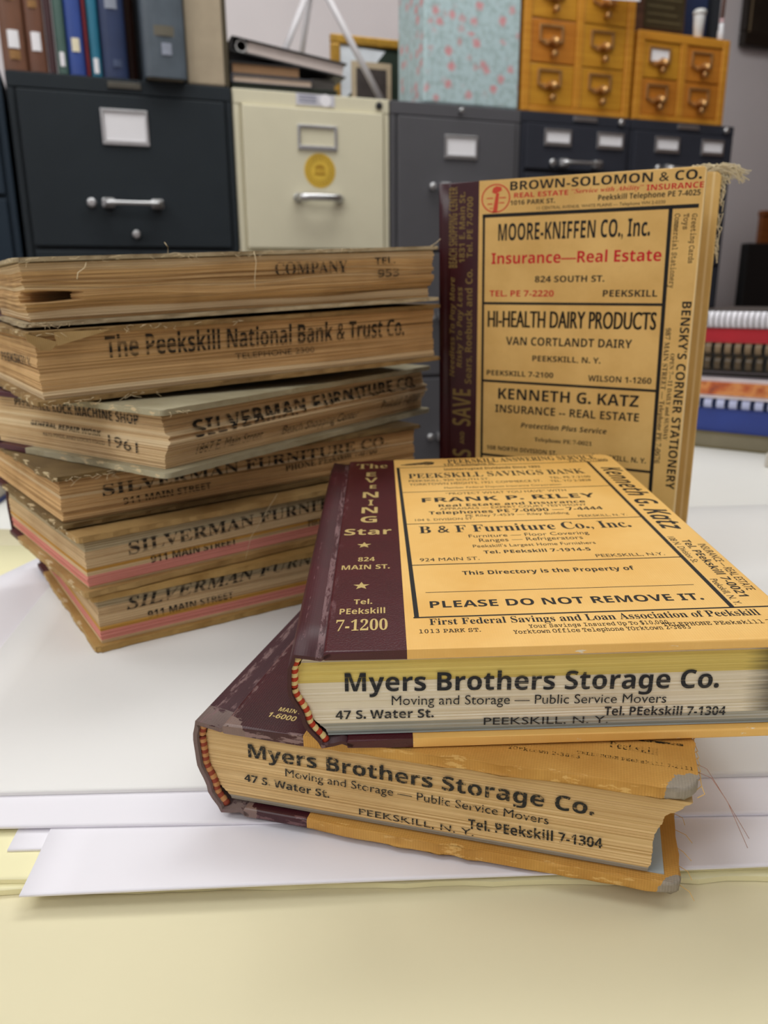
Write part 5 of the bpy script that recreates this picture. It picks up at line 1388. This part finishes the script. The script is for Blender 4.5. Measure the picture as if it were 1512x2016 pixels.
k.color(k.ramp(k.noise(38, 3), [(0.35, rgb(176, 82, 36)), (0.5, rgb(222, 148, 84)), (0.65, rgb(190, 92, 44)), (0.75, rgb(120, 60, 50))]))
t = comb_book('booklet', 'white booklet with an orange photograph along its edge in the booklet pile', *at(-0.034, 0.002), RZ - 0.015, nxt(0.026), 0.026, 0.28, 0.215, plain('glossy white cover', rgb(232, 222, 226), 0.35), plain('white page edge', rgb(226, 214, 218), 0.6), None)
mb = MB(); mb.box(0.0, 0.118, 0.0036, 0.0052, 0.0045, 0.0212); mb.build('photograph', k.m, t)
comb_book('booklet', 'thin grey booklet lying on the one with the orange photograph', *at(-0.030, 0.008), RZ + 0.03, nxt(0.0075), 0.0075, 0.28, 0.215, plain('grey lilac cover', rgb(140, 130, 138), 0.5), M_blk)
comb_book('booklet', 'black booklet with bronze comb rings in the booklet pile', *at(-0.030, 0.004), RZ, nxt(0.022), 0.022, 0.28, 0.215, M_blk, M_blk, M_brcomb, r=0.0085, pitch=0.0125, teeth=0.55)
comb_book('booklet', 'black booklet with tan comb rings just under the red one', *at(-0.030, 0.006), RZ, nxt(0.014), 0.014, 0.28, 0.215, M_blk, M_blk, M_tcomb, r=0.0078, pitch=0.0120, teeth=0.62)
comb_book('booklet', 'bright red booklet near the top of the booklet pile', *at(-0.032, 0.003), RZ, nxt(0.017), 0.017, 0.28, 0.215, plain('bright red cover', rgb(190, 22, 40), 0.35), plain('red page edge', rgb(176, 20, 38), 0.5))
comb_book('booklet', 'dark booklet with a white comb spine on top of the booklet pile', *at(-0.030, 0.004), RZ, nxt(0.022), 0.022, 0.28, 0.215, plain('dark brown cover', rgb(54, 44, 40), 0.5), M_pgd, M_wcomb, r=0.0100, pitch=0.0068, teeth=0.80)
# the small dark topped box on the white table at the right edge
t = thing('card_box', 'low white card box with a dark top near the right edge of the table', 'box', (0.4500, 0.908, TZ + 0.0004), math.radians(-38))
mb = MB(); mb.box(0, 0.10, 0, 0.045, 0, 0.016, bev=0.001); mb.build('box_base', plain('white grey card', rgb(206, 200, 190), 0.7), t)
mb = MB(); mb.box(0.006, 0.10, -0.001, 0.045, 0.0162, 0.021, bev=0.001); mb.build('box_lid', plain('dark grey card', rgb(92, 90, 90), 0.6), t)
